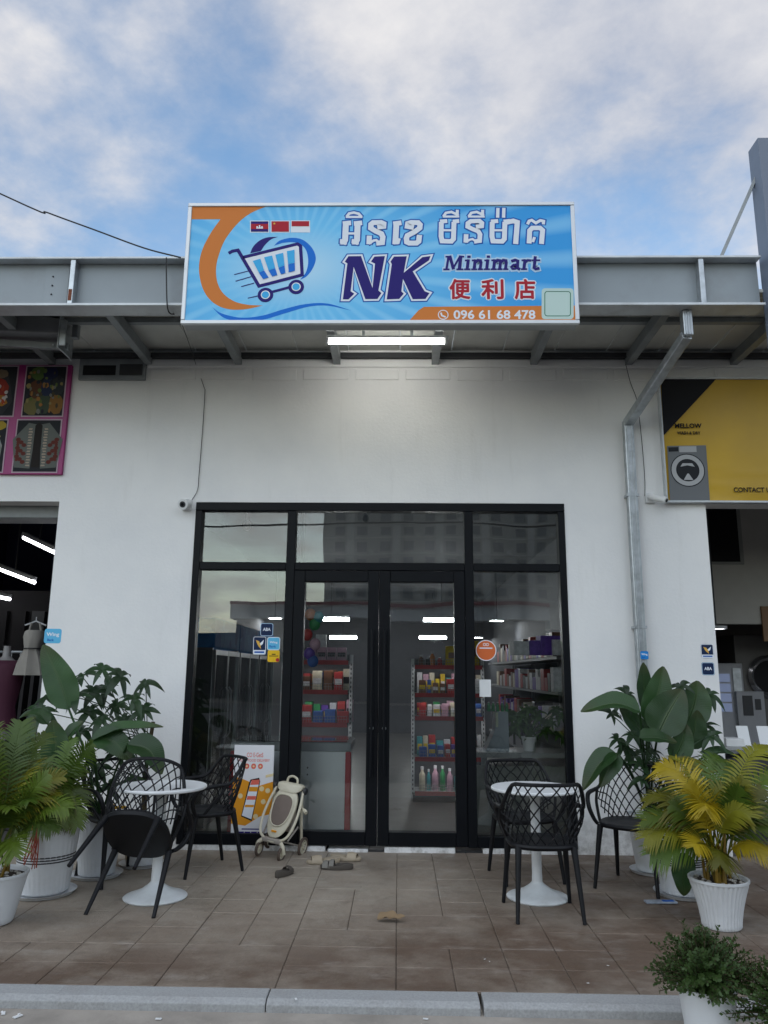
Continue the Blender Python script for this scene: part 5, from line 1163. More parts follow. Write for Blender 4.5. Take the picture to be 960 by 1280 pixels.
MB().lathe([(.20, -.03), (.235, -.055), (.27, -.03), (.27, -.001)], 32, (0, 0, cz), axis='y').build('door_ring', mat('chrome', (0.5, 0.5, 0.52), .15, .9), t, smooth=True)
MB().lathe([(0, -.02), (.2, -.02), (.205, -.001)], 32, (0, 0, cz), axis='y').build('door_glass', 'print_black', t, smooth=True)
t = thing('payment_kiosk', 'grey vending kiosk with lit rows inside the laundry', 'kiosk', (0, 9.9, .012)); p = at(911, 872, 9.9); t.location.x = p.x
kz = p.z - .012; MB().box((-.24, 0, 0), (.2, .4, kz + .42)).build('cabinet', mat('kiosk', (0.30, 0.31, 0.33), .45), t, bevel=.008)
for k in range(4): MB().box((-.15, -.008, kz - .17 + k * .12), (.03, -.001, kz - .07 + k * .12)).build('display_row', mat('kiosk_lit', (0.22, 0.27, 0.42), .3, var=0, emit=.25), t)
MB().box((.07, -.012, kz - .4), (.17, -.001, kz + .36)).build('handle_strip', 'galvanised', t)
t = thing('change_machine', 'small grey change machine beside the kiosk inside the laundry', 'machine', (0, 9.85, .012)); p = at(939, 882, 9.85); t.location.x = p.x; kz = p.z - .012
MB().box((-.17, 0, 0), (.17, .35, kz + .17)).build('cabinet', 'kiosk', t, bevel=.006); MB().box((-.1, -.008, kz - .12), (.02, -.001, kz + .12)).build('keypad', 'dark_grey', t); MB().box((.05, -.008, kz - .05), (.12, -.001, kz + .08)).build('slot', 'dark_grey', t)
o = MB().lathe([(0, 0), (.09, 0), (.1, .02)], 16).build('downlight', 'clothes_tube_glow'); p = at(895, 786, 9.0); o.location = tuple(p); tag(o, 'small lit downlight inside the laundry', 'lamp'); MB().lathe([(.101, -.004), (.12, -.004), (.12, .03), (0, .0305)], 16).build('housing', 'rack_white', o); MB().box((-.008, -.008, .031), (.008, .008, 4.2 - p.z)).build('rod', 'dark_grey', o)
# laundry table with cards, in the opening
ty_ = 7.1
zt = at(930, 934, ty_).z
t = thing('laundry_counter', 'white counter with a dark shelf just inside the laundry opening', 'counter', (3.6, ty_, 0))
TL = Matrix.Translation((-3.6, -ty_, 0))
for nm, m_, a_, b_ in (('top', 'counter_top', (2.86, ty_, zt - .03), (4.6, ty_ + .5, zt)), ('shelf', 'dark_grey', (2.9, ty_ + .02, zt - .30), (4.58, ty_ + .48, zt - .10)), ('front', 'white_plastic', (2.88, ty_ + .04, zt - .55), (4.58, ty_ + .07, zt - .31)), ('leg', 'white_plastic', (2.9, ty_ + .08, .012), (2.96, ty_ + .14, zt - .32)), ('leg', 'white_plastic', (4.5, ty_ + .08, .012), (4.56, ty_ + .14, zt - .32))):
    o = B(nm, m_, t, a_, b_, .004); o.matrix_parent_inverse = TL
for px, lab_ in ((932, 'white payment card stand on the laundry counter'), (958, 'white payment card stand at the edge of the frame')):
    p = at(px, 934, ty_ + .12); t = thing('card_stand', lab_, 'card stand', (p.x, ty_ + .12, zt + .001)); MB().bar((0, 0, 0), (0, .05, .17), .105, .004, (0, 1, .3)).build('card', 'white_plastic', t); MB().box((-.05, 0, 0), (.05, .07, .006)).build('foot', 'white_plastic', t)
tag(B('paper_stack', 'white_plastic', None, (2.9, 7.12, zt + .001), (3.06, 7.32, zt + .07), .004), 'white paper block at the end of the laundry counter', 'paper')

# ================================================================== tables and chairs
def make_table(label, x, y):
    t = thing('pedestal_table', label, 'table', (x, y, 0.0), 0, 'round white pedestal tables')
    MB().lathe([(0, .700), (.297, .700), (.303, .706), (.303, .716), (.298, .721), (0, .721)], 56).build('tabletop', mat('table_white', (0.66, 0.68, 0.69), .38, var=.05, dirt=.15), t, smooth=True)
    MB().lathe([(.036, .10), (.034, .16), (.033, .64), (.05, .675), (.12, .699)], 24).build('column', 'table_white', t, smooth=True)
    MB().lathe([(0, .002), (.208, .002), (.212, .010), (.205, .016), (.16, .030), (.10, .055), (.055, .085), (.040, .099), (.037, .105), (0, .105)], 44).build('base', mat('base_white', (0.62, 0.65, 0.66), .42, var=.08, dirt=.4), t, smooth=True)
    return t
make_table('round white pedestal table on the left with a chair tipped against it', -1.635, 5.575)
make_table('round white pedestal table on the right between three chairs', .958, 5.70)
SEAT = .44
def ss(a, b, x): x = max(0, min(1, (x - a) / (b - a))); return x * x * (3 - 2 * x)
def shell(ph, tt):                                         # back shell: ph degrees from the middle of the back, tt 0 seat .. 1 rim
    p = R(ph); top = .815 - .165 * ss(42, 84, abs(ph)); z = SEAT + .005 + (top - SEAT - .005) * tt
    e = .80; cx = math.copysign(abs(math.sin(p)) ** e, math.sin(p)); cy = math.copysign(abs(math.cos(p)) ** e, math.cos(p))
    bulge = math.sin(min(1, tt * 1.2) * PI / 2)
    return Vector((cx * (.205 + .065 * bulge), cy * (.185 + .075 * tt + .02 * bulge) + .0, z))
def make_chair():
    t = thing('lattice_armchair', 'black plastic armchair with lattice back', 'chair', (0, 0, 0), 0, 'black lattice armchairs')
    n, rings = 36, [(0, 0), (.35, -.006), (.7, -.003), (.92, .006), (1, .003), (1.02, -.010), (.97, -.028), (.6, -.034), (0, -.036)]
    vs = []; mb = MB()
    for r_, dz in rings:
        for k in range(n):
            a_ = 2 * PI * k / n; cx = math.copysign(abs(math.cos(a_)) ** .75, math.cos(a_)); cy = math.copysign(abs(math.sin(a_)) ** .75, math.sin(a_))
            vs.append((cx * .222 * r_, cy * .215 * r_ - .005, SEAT + dz))
    mb.add(vs, [(i * n + k, i * n + (k + 1) % n, (i + 1) * n + (k + 1) % n, (i + 1) * n + k) for i in range(len(rings) - 1) for k in range(n)])
    mb.build('seat', 'black_plastic', t, smooth=True)
    lt = MB()
    for d in (-1, 1):
        ph0 = -150
        while ph0 < 152:
            pts = []
            for k in range(15):
                tt = k / 14; ph = ph0 + d * 58 * (tt - .5)
                if abs(ph) <= 84: pts.append(shell(ph, tt))
            if len(pts) > 2: lt.tube(pts, .0048, 5, caps=False)
            ph0 += 15.0
    lt.build('back_lattice', 'black_plastic', t, smooth=True)
    rim = [shell(p_, 1) for p_ in range(-84, 85, 6)]
    def arm(s):
        a_ = shell(84 * s, 1); return [a_ + Vector((0, -.07, -.004)), Vector((s * .272, -.13, .635)), Vector((s * .262, -.185, .605)), Vector((s * .245, -.205, .54)), Vector((s * .222, -.185, .47)), Vector((s * .205, -.16, .432))]
    MB().tube(rim, .0125, 8).build('top_rail', 'black_plastic', t, smooth=True)
    for s in (-1, 1):
        MB().tube(spline([shell(78 * s, 1), shell(84 * s, 1)] + arm(s), 5), [.0128] * 5 + [.013 + .004 * math.sin(k / 30 * PI) for k in range(31)], 10).build('armrest', 'black_plastic', t, smooth=True)
        MB().tube(spline([shell(84 * s, 1), shell(86 * s, .6) + Vector((0, -.03, 0)), Vector((s * .235, -.055, .50)), Vector((s * .205, -.10, .435))], 5), .011, 8).build('arm_strut', 'black_plastic', t, smooth=True)
        for f, x0, y0, x1, y1 in (('front', .185, -.155, .222, -.225), ('rear', .175, .15, .205, .235)):
            MB().tube([(s * x0, y0, SEAT - .012), (s * (x0 * .75 + x1 * .25), y0 * .75 + y1 * .25, SEAT * .75), (s * x1, y1, .002)], [.023, .019, .0125], 10).build('leg', 'black_plastic', t, smooth=True)
    return t
chair0 = make_chair()
def place(i, label, x, y, fx, fy, tip=0):
    c_ = chair0 if i == 0 else copy_tree(chair0)
    c_['label'] = label; yaw = math.atan2(fx, -fy)         # local front is -Y
    if tip:
        piv = Vector((0, -.225, 0)); c_.matrix_world = Matrix.Translation((x, y, 0.0)) @ Matrix.Rotation(yaw, 4, 'Z') @ Matrix.Rotation(R(tip), 4, 'X') @ Matrix.Translation(-piv)
    else: c_.location = (x, y, 0); c_.rotation_euler = (0, 0, yaw)
place(0, 'black lattice armchair with its back to the viewer in front of the right table', .935, 5.36, -.02, 1)
place(1, 'black lattice armchair behind the right table facing the street', .955, 6.23, .2, -1)
place(2, 'black lattice armchair between the right table and the white striped pot', 1.72, 6.02, -.55, -.83)
place(3, 'black lattice armchair at the far left between plants and left table', -2.07, 6.05, .72, -.7)
place(4, 'black lattice armchair beside the delivery poster facing left', -1.50, 6.34, -.80, -.55)
place(5, 'black lattice armchair tipped forward against the left table', -1.73, 5.155, .10, 1, 50)

# ================================================================== plants
def leaf_mat(name, c, rough=.4, rnd=.3, tip=(0.20, 0.12, 0.03), trans=.3, veins=0.0):
    m = mat(name, c, rough, var=.25, scale=6, rnd=rnd, spec=.4); nt = m.node_tree; N = nt.nodes; L = nt.links; b = N['Principled BSDF']
    src = b.inputs['Base Color'].links[0].from_socket
    def attr(n_): a_ = N.new('ShaderNodeAttribute'); a_.attribute_name = n_; return a_.outputs['Fac']
    def rng(v, p0, p1, lo, hi): r = N.new('ShaderNodeMapRange'); r.inputs[1].default_value = p0; r.inputs[2].default_value = p1; r.inputs[3].default_value = lo; r.inputs[4].default_value = hi; L.new(v, r.inputs[0]); return r.outputs[0]
    def mixc(f, a_, b_):
        x = N.new('ShaderNodeMix'); x.data_type = 'RGBA'; L.new(f, x.inputs[0]); L.new(a_, x.inputs[6])
        if isinstance(b_, tuple): x.inputs[7].default_value = (*b_, 1)
        else: L.new(b_, x.inputs[7])
        return x.outputs[2]
    if tip: src = mixc(rng(attr('along'), .72, 1.0, 0, .75), src, tip)
    if veins:
        ab = N.new('ShaderNodeMath'); ab.operation = 'ABSOLUTE'; L.new(attr('across'), ab.inputs[0])
        ph = N.new('ShaderNodeMath'); ph.operation = 'MULTIPLY_ADD'; L.new(attr('along'), ph.inputs[0]); ph.inputs[1].default_value = 190.0
        k_ = N.new('ShaderNodeMath'); k_.operation = 'MULTIPLY'; k_.inputs[1].default_value = -16.0; L.new(ab.outputs[0], k_.inputs[0]); L.new(k_.outputs[0], ph.inputs[2])
        sn = N.new('ShaderNodeMath'); sn.operation = 'SINE'; L.new(ph.outputs[0], sn.inputs[0])
        src = mixc(rng(sn.outputs[0], .2, 1, 0, veins), src, (c[0] * 1.9, c[1] * 1.7, c[2] * 1.7)); src = mixc(rng(ab.outputs[0], .10, .0, 0, .7), src, (0.10, 0.15, 0.05))
        bp = N.new('ShaderNodeBump'); bp.inputs['Strength'].default_value = .14; bp.inputs['Distance'].default_value = .003; L.new(sn.outputs[0], bp.inputs['Height']); L.new(bp.outputs[0], b.inputs['Normal'])
    L.new(src, b.inputs['Base Color'])
    tr = N.new('ShaderNodeBsdfTranslucent'); L.new(src, tr.inputs[0]); mx = N.new('ShaderNodeMixShader'); mx.inputs[0].default_value = trans
    out = N['Material Output']; L.new(b.outputs[0], mx.inputs[1]); L.new(tr.outputs[0], mx.inputs[2]); L.new(mx.outputs[0], out.inputs[0])
    return m
def attach(o, along, across):
    me = o.data; n = len(me.vertices)
    for nm, vals in (('along', along), ('across', across)):
        a_ = me.attributes.new(nm, 'FLOAT', 'POINT'); a_.data.foreach_set('value', (vals + [0.0 if nm == 'along' else .5] * n)[:n])
leaf_mat('big_leaf', (0.026, 0.066, 0.020), .38, tip=(0.05, 0.05, 0.015), trans=.2, veins=.16); leaf_mat('palmate_leaf', (0.018, 0.046, 0.015), .4, trans=.2, tip=None); leaf_mat('palm_green', (0.085, 0.135, 0.012), .45, .4, tip=(0.13, 0.11, 0.02)); leaf_mat('palm_deep', (0.062, 0.112, 0.013), .45, .4, tip=(0.12, 0.10, 0.02)); leaf_mat('palm_yellow', (0.31, 0.235, 0.010), .45, .3, tip=(0.24, 0.15, 0.02)); leaf_mat('palm_olive', (0.15, 0.15, 0.010), .45, .35); leaf_mat('shrub_leaf', (0.058, 0.110, 0.026), .5, tip=None); leaf_mat('stalk', (0.05, 0.085, 0.02), .5); leaf_mat('cane', (0.24, 0.15, 0.02), .5); mat('dead_red', (0.22, 0.035, 0.015), .7); mat('twig', (0.06, 0.045, 0.02), .8)
def pot(t, r0, r1, h, m='white_pot', style='plain', saucer=0, pebbles=True):
    wob = None; n = 64
    if style == 'ribbed': wob = lambda a_, z: .018 * math.sin(a_ * 36) if z < h * .93 else 0; n = 216
    if style == 'wavy': wob = lambda a_, z: .011 * math.sin(a_ * 34 + z * 38 + 1.2 * math.sin(z * 30)) if z < h * .9 else 0; n = 160
    prof = [(0, .004), (r0 * .93, .004), (r0, .015)]
    K = 12
    for k in range(1, K + 1):
        f = k / K; flare = f ** 1.5 if style == 'ribbed' else f; prof.append((r0 + (r1 - r0) * flare, .015 + (h * .93 - .015) * f))
    prof += [(r1 * 1.03, h * .94), (r1 * 1.035, h * .99), (r1 * 1.01, h), (r1 * .95, h * .99), (r1 * .92, h * .88), (0, h * .88)]
    dz = .012 if saucer else 0
    MB().lathe([(a_, z + dz) for a_, z in prof], n, wob=wob).build('pot', m, t, smooth=True)
    MB().lathe([(0, h * .9 + dz), (r1 * .5, h * .915 + dz), (r1 * .93, h * .9 + dz)], 32).build('soil', 'soil', t, smooth=True)
    if saucer: MB().lathe([(0, .002), (saucer * .92, .002), (saucer, .022), (saucer * 1.02, .024), (saucer * .98, .016), (saucer * .9, .010), (0, .010)], 40).build('saucer', m, t, smooth=True)
    if pebbles:
        pb = MB(); rr = random.Random(int(r1 * 1e4))
        for k in range(46):
            a_ = rr.uniform(0, 2 * PI); d = r1 * .88 * math.sqrt(rr.uniform(.15, 1)); pb.sphere((d * math.cos(a_), d * math.sin(a_), h * .915 + dz), (rr.uniform(.008, .018), rr.uniform(.008, .016), rr.uniform(.006, .011)), 7, 5)
        tag(pb.build('pebbles', 'pebble', t, smooth=True), kind='stuff')
def stripes(t, r_of, zs_, dz=0):
    for z in zs_:
        MB().lathe([(r_of(z) * 1.008, z - .0045 + dz), (r_of(z) * 1.016, z + dz), (r_of(z) * 1.008, z + .0045 + dz)], 64).build('stripe', 'dark_grey', t, smooth=True)
def blade(pts, width, nrm, name, m, t, fold=.25, stalk=None, ruf=.05, shape=None, split=0):
    """a broad leaf along the centre line pts; nrm is the side it shows; stalk: points of its petiole"""
    P = spline(pts, 8); n = len(P); vs = []; mb = MB(); cols = 9; al_ = []; ac_ = []; ph = random.uniform(0, 6)
    for i, p in enumerate(P):
        f = i / (n - 1); t_ = (P[min(i + 1, n - 1)] - P[max(i - 1, 0)]).normalized(); s = t_.cross(Vector(nrm)).normalized(); u = s.cross(t_).normalized()
        w = (shape(f) if shape else (math.sin(PI * min(1, f ** .72 * .98 + .015)) ** .62)) * width / 2
        for k in range(cols):
            q = k / (cols - 1) * 2 - 1
            vs.append(p + s * (q * w) + u * (abs(q) * w * fold + ruf * w * math.sin(f * 17 + ph + q * 2) * abs(q) ** 2)); al_.append(f); ac_.append(q)
    mb.add(vs, [(i * cols + k, i * cols + k + 1, (i + 1) * cols + k + 1, (i + 1) * cols + k) for i in range(n - 1) for k in range(cols - 1)])
    mb.tube([p - Vector(nrm) * .0 for p in P], [.006 * (1 - .8 * i / (n - 1)) for i in range(n)], 5)
    if stalk: mb.tube(spline(stalk + [P[0]], 5), .0085, 6)
    o = mb.build(name, m, t, smooth=True, fix=False); attach(o, al_, ac_); return o
def palmate(t, tip, base, r, m='palmate_leaf', face=(0, -.7, .7), n=7, seed=0):
    rr = random.Random(seed); tip = Vector(tip); base = Vector(base); mb = MB(); f = (Vector(face) + Vector((rr.uniform(-.4, .4), rr.uniform(-.3, .3), rr.uniform(-.2, .3)))).normalized()
    a0 = f.orthogonal().normalized(); b0 = f.cross(a0); off = rr.uniform(0, 6)
    mb.tube(bez(base, (base + tip) / 2 + Vector((0, 0, .08)), tip, 6), [.004] * 7, 5)
    for k in range(n):
        a_ = off + 2 * PI * k / n; drp = rr.uniform(.15, .6); a_ += rr.uniform(-.25, .25); d = (a0 * math.cos(a_) + b0 * math.sin(a_)); ln = r * rr.uniform(.6, 1.2); side = f.cross(d).normalized(); vs = []
        for i in range(7):
            q = i / 6; c_ = tip + d * (ln * q) + f * (ln * .12 * math.sin(q * PI)) + Vector((0, 0, -ln * drp * q * q)); w = ln * .36 * (math.sin(PI * min(1, q ** .85 * .97 + .03)) ** .8) * .5
            vs += [c_ - side * w + f * w * .25, c_, c_ + side * w + f * w * .25]
        mb.add(vs, [(i * 3 + j, i * 3 + j + 1, i * 3 + j + 4, i * 3 + j + 3) for i in range(6) for j in range(2)])
    return mb.build('leaf_cluster', m, t, smooth=True, fix=False)
def frond(t, base, mid, tip, m, ln=.2, pairs=26, seed=0, start=.30, droop=.25, up=(0, 0, 1), vee=.35):
    rr = random.Random(seed); P = bez(base, mid, tip, 40); mb = MB(); mb.tube(P[::4], [.006 * (1 - .75 * i / 10) for i in range(11)], 5); al_ = [0.0] * len(mb.v)
    for k in range(pairs):
        f = start + (1 - start) * k / (pairs - 1); i = min(39, int(f * 40)); p = P[i].lerp(P[i + 1], f * 40 - i); tg = (P[i + 1] - P[i]).normalized(); s = tg.cross(Vector(up)).normalized(); u = s.cross(tg)
        g_ = (k / (pairs - 1)); L_ = ln * (math.sin(PI * min(1, .18 + .74 * g_)) ** .7) * rr.uniform(.85, 1.1); fw_ = .55 + .9 * g_ ** 2
        for sd in (-1, 1):
            tipk = rr.choice((.75, .95, 1.0)); d = (s * sd + tg * fw_ + u * vee + Vector((rr.uniform(-.08, .08), rr.uniform(-.08, .08), rr.uniform(-.08, .08)))).normalized(); wv = d.cross(u).normalized(); vs = []
            for j in range(5):
                q = j / 4; c_ = p + d * (L_ * q) + Vector((0, 0, -droop * L_ * q * q)); w = (.0088 * (1 - q) ** .5) * (1 if j else .6)
                vs += [c_ - wv * w, c_ + wv * w]; al_ += [q * tipk, q * tipk]
            mb.add(vs, [(j * 2, j * 2 + 1, j * 2 + 3, j * 2 + 2) for j in range(4)])
    o = mb.build('frond', m, t, fix=False); attach(o, al_, []); return o
def world_child(t): 
    inv = t.matrix_basis.inverted() if False else Matrix.Translation(-Vector(t.location))
    for c_ in t.children:
        if c_.get('w'): c_.matrix_parent_inverse = inv
def W_(o): o['w'] = 1; return o
CAMF = (0.05, -.9, .35)

# --- left group
def stem(t, pts, r, m='stalk', nm='stem'): return W_(MB().tube(spline(pts, 5), r, 7).build(nm, m, t, smooth=True))
pl = thing('broadleaf_plant', 'potted tall plant with large paddle leaves behind the left chairs', 'plant', (-2.25, 6.12, 0)); pot(pl, .13, .18, .42, style='wavy', saucer=.19)
pb_ = Vector((-2.25, 6.12, .40)); LY = 6.0
def lf(t, pts, w, Y, nrm=CAMF, m='big_leaf', base=None, sp=None, fold=.25, ruf=.05, dy=None):
    Q = [at(x, y, Y + (dy[k] if dy else 0)) for k, (x, y) in enumerate(pts)]
    stk = [base, (Vector(base) * .45 + Q[0] * .55) + Vector((0, 0, .06))] if base is not None else None
    return W_(blade(Q, w, nrm, 'leaf', m, t, fold, stk, ruf))
lf(pl, [(86, 886), (74, 850), (54, 806)], .235, LY, (.35, -.9, .2), base=pb_)
lf(pl, [(112, 930), (150, 913), (204, 909)], .17, 5.9, (.1, -.35, .95), base=pb_, fold=.5)
lf(pl, [(114, 924), (140, 926), (164, 950)], .20, 5.85, (-.1, -.75, .6), base=pb_)
lf(pl, [(160, 930), (186, 938), (202, 968)], .19, 5.8, (.2, -.7, .6), base=pb_, fold=.4)
lf(pl, [(36, 952), (32, 925), (44, 896)], .23, 5.85, (-.2, -.9, .3), base=pb_)
lf(pl, [(72, 962), (70, 930), (66, 900)], .21, 5.8, (0, -.9, .4), base=pb_)
lf(pl, [(76, 935), (90, 915), (104, 902)], .15, 5.85, (-.5, -.7, .5), base=pb_)
lf(pl, [(60, 905), (45, 893), (28, 895)], .14, 5.9, (0, -.4, .9), base=pb_)
world_child(pl)
pl = thing('palmate_plant', 'potted leafy plant with finger-like leaves behind the left chairs', 'plant', (-2.02, 6.45, 0)); pot(pl, .12, .16, .36, saucer=.17)
pb_ = Vector((-2.02, 6.45, .34)); 
tk = stem(pl, [pb_ - Vector((0, 0, .03)), pb_ + Vector((-.02, .02, .35)), pb_ + Vector((.02, 0, .75))], [.022] * 6 + [.016] * 5, 'twig', 'trunk')
for k, (x, y) in enumerate([(128, 838), (103, 846), (150, 846), (182, 856), (134, 860), (168, 874), (117, 866), (146, 882), (97, 872), (180, 888), (112, 890), (128, 900), (155, 900), (88, 860), (60, 872), (48, 890), (140, 915), (108, 945), (124, 960), (92, 962), (150, 940), (118, 978), (136, 985), (165, 975), (80, 980), (100, 915)]):
    W_(palmate(pl, at(x, y, 6.25 + .2 * math.sin(k * 2.1)), pb_ + Vector((0, 0, .25 + .05 * (k % 9))), .155 if y < 920 else .13, seed=k, n=6 + k % 2))
world_child(pl)
def areca(label, loc, r0, r1, h, style, saucer, fr, mats_, canes=7, pebbles=True, yfac=1, ln=.18, hook=None, pm='white_pot'):
    t = thing('areca_palm', label, 'palm', loc); pot(t, r0, r1, h, pm, style, saucer, pebbles)
    b0 = Vector(loc) + Vector((0, 0, h * .9)); rr = random.Random(int(loc[0] * 1000))
    for k in range(canes):
        a_ = rr.uniform(0, 2 * PI); d = r1 * rr.uniform(.15, .6); p = b0 + Vector((d * math.cos(a_), d * math.sin(a_), -.01)); q = p + Vector((rr.uniform(-.05, .05), rr.uniform(-.05, .05), rr.uniform(.16, .30)))
        W_(MB().tube([p, (p + q) / 2, q], [.011, .009, .006], 6).build('cane', 'cane', t, smooth=True))
    for k, (x, y, dY, hgt) in enumerate(fr):
        tip = at(x, y, loc[1] + dY); tip = b0 + (tip - b0) * .90; st = b0 + Vector((rr.uniform(-.06, .06), rr.uniform(-.06, .06), .05)); hv = tip - st
        mid = st + hv * .38 + Vector((0, 0, hgt)); mm = mats_[k % len(mats_)]
        W_(frond(t, st, mid, tip, mm, ln * rr.uniform(.85, 1.15), 24 + k % 5, seed=k * 7 + int(loc[0] * 10), start=.32, droop=rr.uniform(.2, .5), up=(rr.uniform(-.5, .5), -.55, .8), vee=rr.uniform(.1, .4)))
    for k in range(len(fr) // 2):
        a_ = rr.uniform(0, 2 * PI); st = b0 + Vector((rr.uniform(-.05, .05), rr.uniform(-.05, .05), .05)); tip = b0 + Vector((math.cos(a_) * rr.uniform(.12, .30), math.sin(a_) * rr.uniform(.12, .28), rr.uniform(.38, .62)))
        W_(frond(t, st, (st + tip) / 2 + Vector((0, 0, .16)), tip, mats_[(k * 2) % len(mats_)], ln * .8, 20, seed=400 + k, start=.34, droop=.35, up=(rr.uniform(-.6, .6), -.6, .6), vee=.25))
    if hook: hook(t)
    world_child(t); return t
areca('bushy green areca palm in a plain white pot at the left edge', (-2.45, 5.0, 0), .12, .18, .29, 'plain', 0, [(62, 900, .3, .35), (30, 885, .2, .4), (-20, 880, .2, .4), (85, 958, .15, .3), (92, 1000, 0, .3), (70, 1030, -.1, .3), (20, 1065, -.3, .25), (0, 960, .1, .4), (55, 965, .2, .35), (-30, 930, 0, .3), (-30, 1000, -.2, .3), (50, 935, .25, .35), (10, 915, .2, .4), (40, 990, -.1, .3), (15, 1000, -.2, .3), (75, 985, .1, .3)], ['palm_green', 'palm_deep', 'palm_green', 'palm_olive'])
def left_hook(t):
    p = Vector((-2.42, 5.44, .36)); rr = random.Random(4); mb = MB()
    for k in range(16): mb.tube(bez(p + Vector((0, 0, .1)), p + Vector((rr.uniform(-.05, .05), -.04, .04)), p + Vector((rr.uniform(-.06, .06), -.05, -.16 * rr.uniform(.4, 1))), 4), .003, 4)
    W_(mb.build('dry_spray', 'dead_red', t))
    rf = lambda z: .165 + (.205 - .165) * z / .4
    stripes(t, rf, (.215, .232, .249), .012)
areca('bushy green areca palm in a striped white pot at the left', (-2.43, 5.64, 0), .165, .207, .43, 'wavy', .215, [(98, 948, .1, .3), (104, 992, 0, .3), (100, 1030, -.1, .3), (58, 925, .3, .35), (78, 1030, -.2, .25), (30, 950, .2, .3), (60, 990, -.1, .3), (20, 1010, -.2, .25), (100, 1015, .1, .3), (70, 960, .25, .35), (20, 1040, -.25, .25), (84, 985, .1, .35)], ['palm_deep', 'palm_green', 'palm_green'], hook=left_hook)
# --- right group
pl = thing('broadleaf_plant', 'potted tall plant with large paddle leaves beside the right chairs', 'plant', (1.98, 6.45, 0)); pot(pl, .12, .17, .42, saucer=.17)
pb_ = Vector((1.98, 6.45, .40)); RY = 6.15
lf(pl, [(810, 892), (805, 860), (804, 828)], .15, RY + .1, (.2, -.9, .2), base=pb_)
lf(pl, [(812, 905), (822, 870), (829, 833)], .22, RY, (-.1, -.95, .2), base=pb_)
lf(pl, [(822, 918), (836, 890), (853, 862)], .30, RY - .1, (-.2, -.9, .4), base=pb_)
lf(pl, [(858, 906), (868, 880), (872, 851)], .26, RY + .05, (-.15, -.95, .2), base=pb_)
lf(pl, [(862, 936), (868, 912), (872, 888)], .20, RY - .05, (.3, -.9, .3), base=pb_)
lf(pl, [(800, 890), (768, 880), (726, 890)], .20, RY - .1, (0, -.6, .8), base=pb_, fold=.45)
lf(pl, [(770, 942), (750, 955), (729, 988)], .17, RY - .2, (-.5, -.6, .5), base=pb_, fold=.5)
lf(pl, [(774, 944), (762, 958), (750, 984)], .14, RY - .2, (.2, -.8, .4), base=pb_, fold=.5)
lf(pl, [(808, 924), (792, 905), (774, 884)], .19, RY + .1, (.4, -.8, .3), base=pb_)
lf(pl, [(800, 922), (820, 922), (846, 928)], .17, RY - .2, (0, -.5, .8), base=pb_)
lf(pl, [(880, 946), (900, 940), (922, 946)], .11, RY - .1, (0, -.4, .9), base=pb_, fold=.4)
lf(pl, [(842, 950), (852, 930), (858, 905)], .18, RY - .15, (0, -.95, .2), base=pb_)
world_child(pl)
pl = thing('palmate_plant', 'potted leafy plant with finger-like leaves in the right striped pot', 'plant', (2.0, 5.84, 0)); pot(pl, .15, .185, .42, style='wavy', saucer=.2)
stripes(pl, lambda z: .15 + .035 * z / .39, (.20, .215, .23, .245), .012)
pb_ = Vector((2.0, 5.84, .40)); stem(pl, [pb_ - Vector((0, 0, .03)), pb_ + Vector((-.02, .05, .25)), pb_ + Vector((-.04, .1, .5))], [.02] * 6 + [.014] * 5, 'twig', 'trunk')
for k, (x, y) in enumerate([(784, 868), (778, 876), (764, 893), (790, 920), (778, 934), (792, 945), (766, 948), (850, 858), (886, 868), (880, 908), (888, 920), (800, 955), (820, 958), (840, 962), (802, 975), (772, 925), (890, 945), (868, 955), (815, 940), (848, 940)]):
    W_(palmate(pl, at(x, y, 6.25 + .15 * math.sin(k * 1.7)), pb_ + Vector((-.02, .08, .25 + .04 * (k % 6))), .12, seed=50 + k, n=6))
p = at(853, 1045, 5.62); q = at(854, 1066, 5.60); W_(blade([at(854, 1066, 5.60), at(854, 1092, 5.59), at(855, 1120, 5.60)], .165, (0, -1, .1), 'drooping_leaf', 'big_leaf', pl, .15, [pb_ + Vector((0, -.1, .05)), p], .1))
world_child(pl)
def right_hook(t):
    rr = random.Random(9)
areca('yellowing areca palm in a ribbed white pot at the right', (1.975, 5.13, 0), .115, .172, .285, 'ribbed', 0, [(800, 990, .25, .38), (796, 1014, .1, .3), (815, 946, .35, .45), (838, 934, .4, .45), (806, 1062, -.05, .25), (798, 1040, 0, .3), (975, 1000, 0, .35), (975, 1066, -.25, .25), (965, 915, .2, .45), (905, 935, .35, .5), (872, 938, .4, .5), (985, 960, .1, .4), (864, 1052, -.25, .2), (826, 1000, .1, .35), (930, 950, .2, .45), (900, 1075, -.3, .22), (850, 985, .15, .4), (880, 1000, -.15, .38), (940, 1010, -.2, .35), (835, 970, .3, .4), (920, 985, .1, .4), (985, 1030, -.1, .3)], ['palm_olive', 'palm_green', 'palm_yellow', 'palm_olive', 'palm_deep'], canes=13, ln=.19, hook=right_hook)
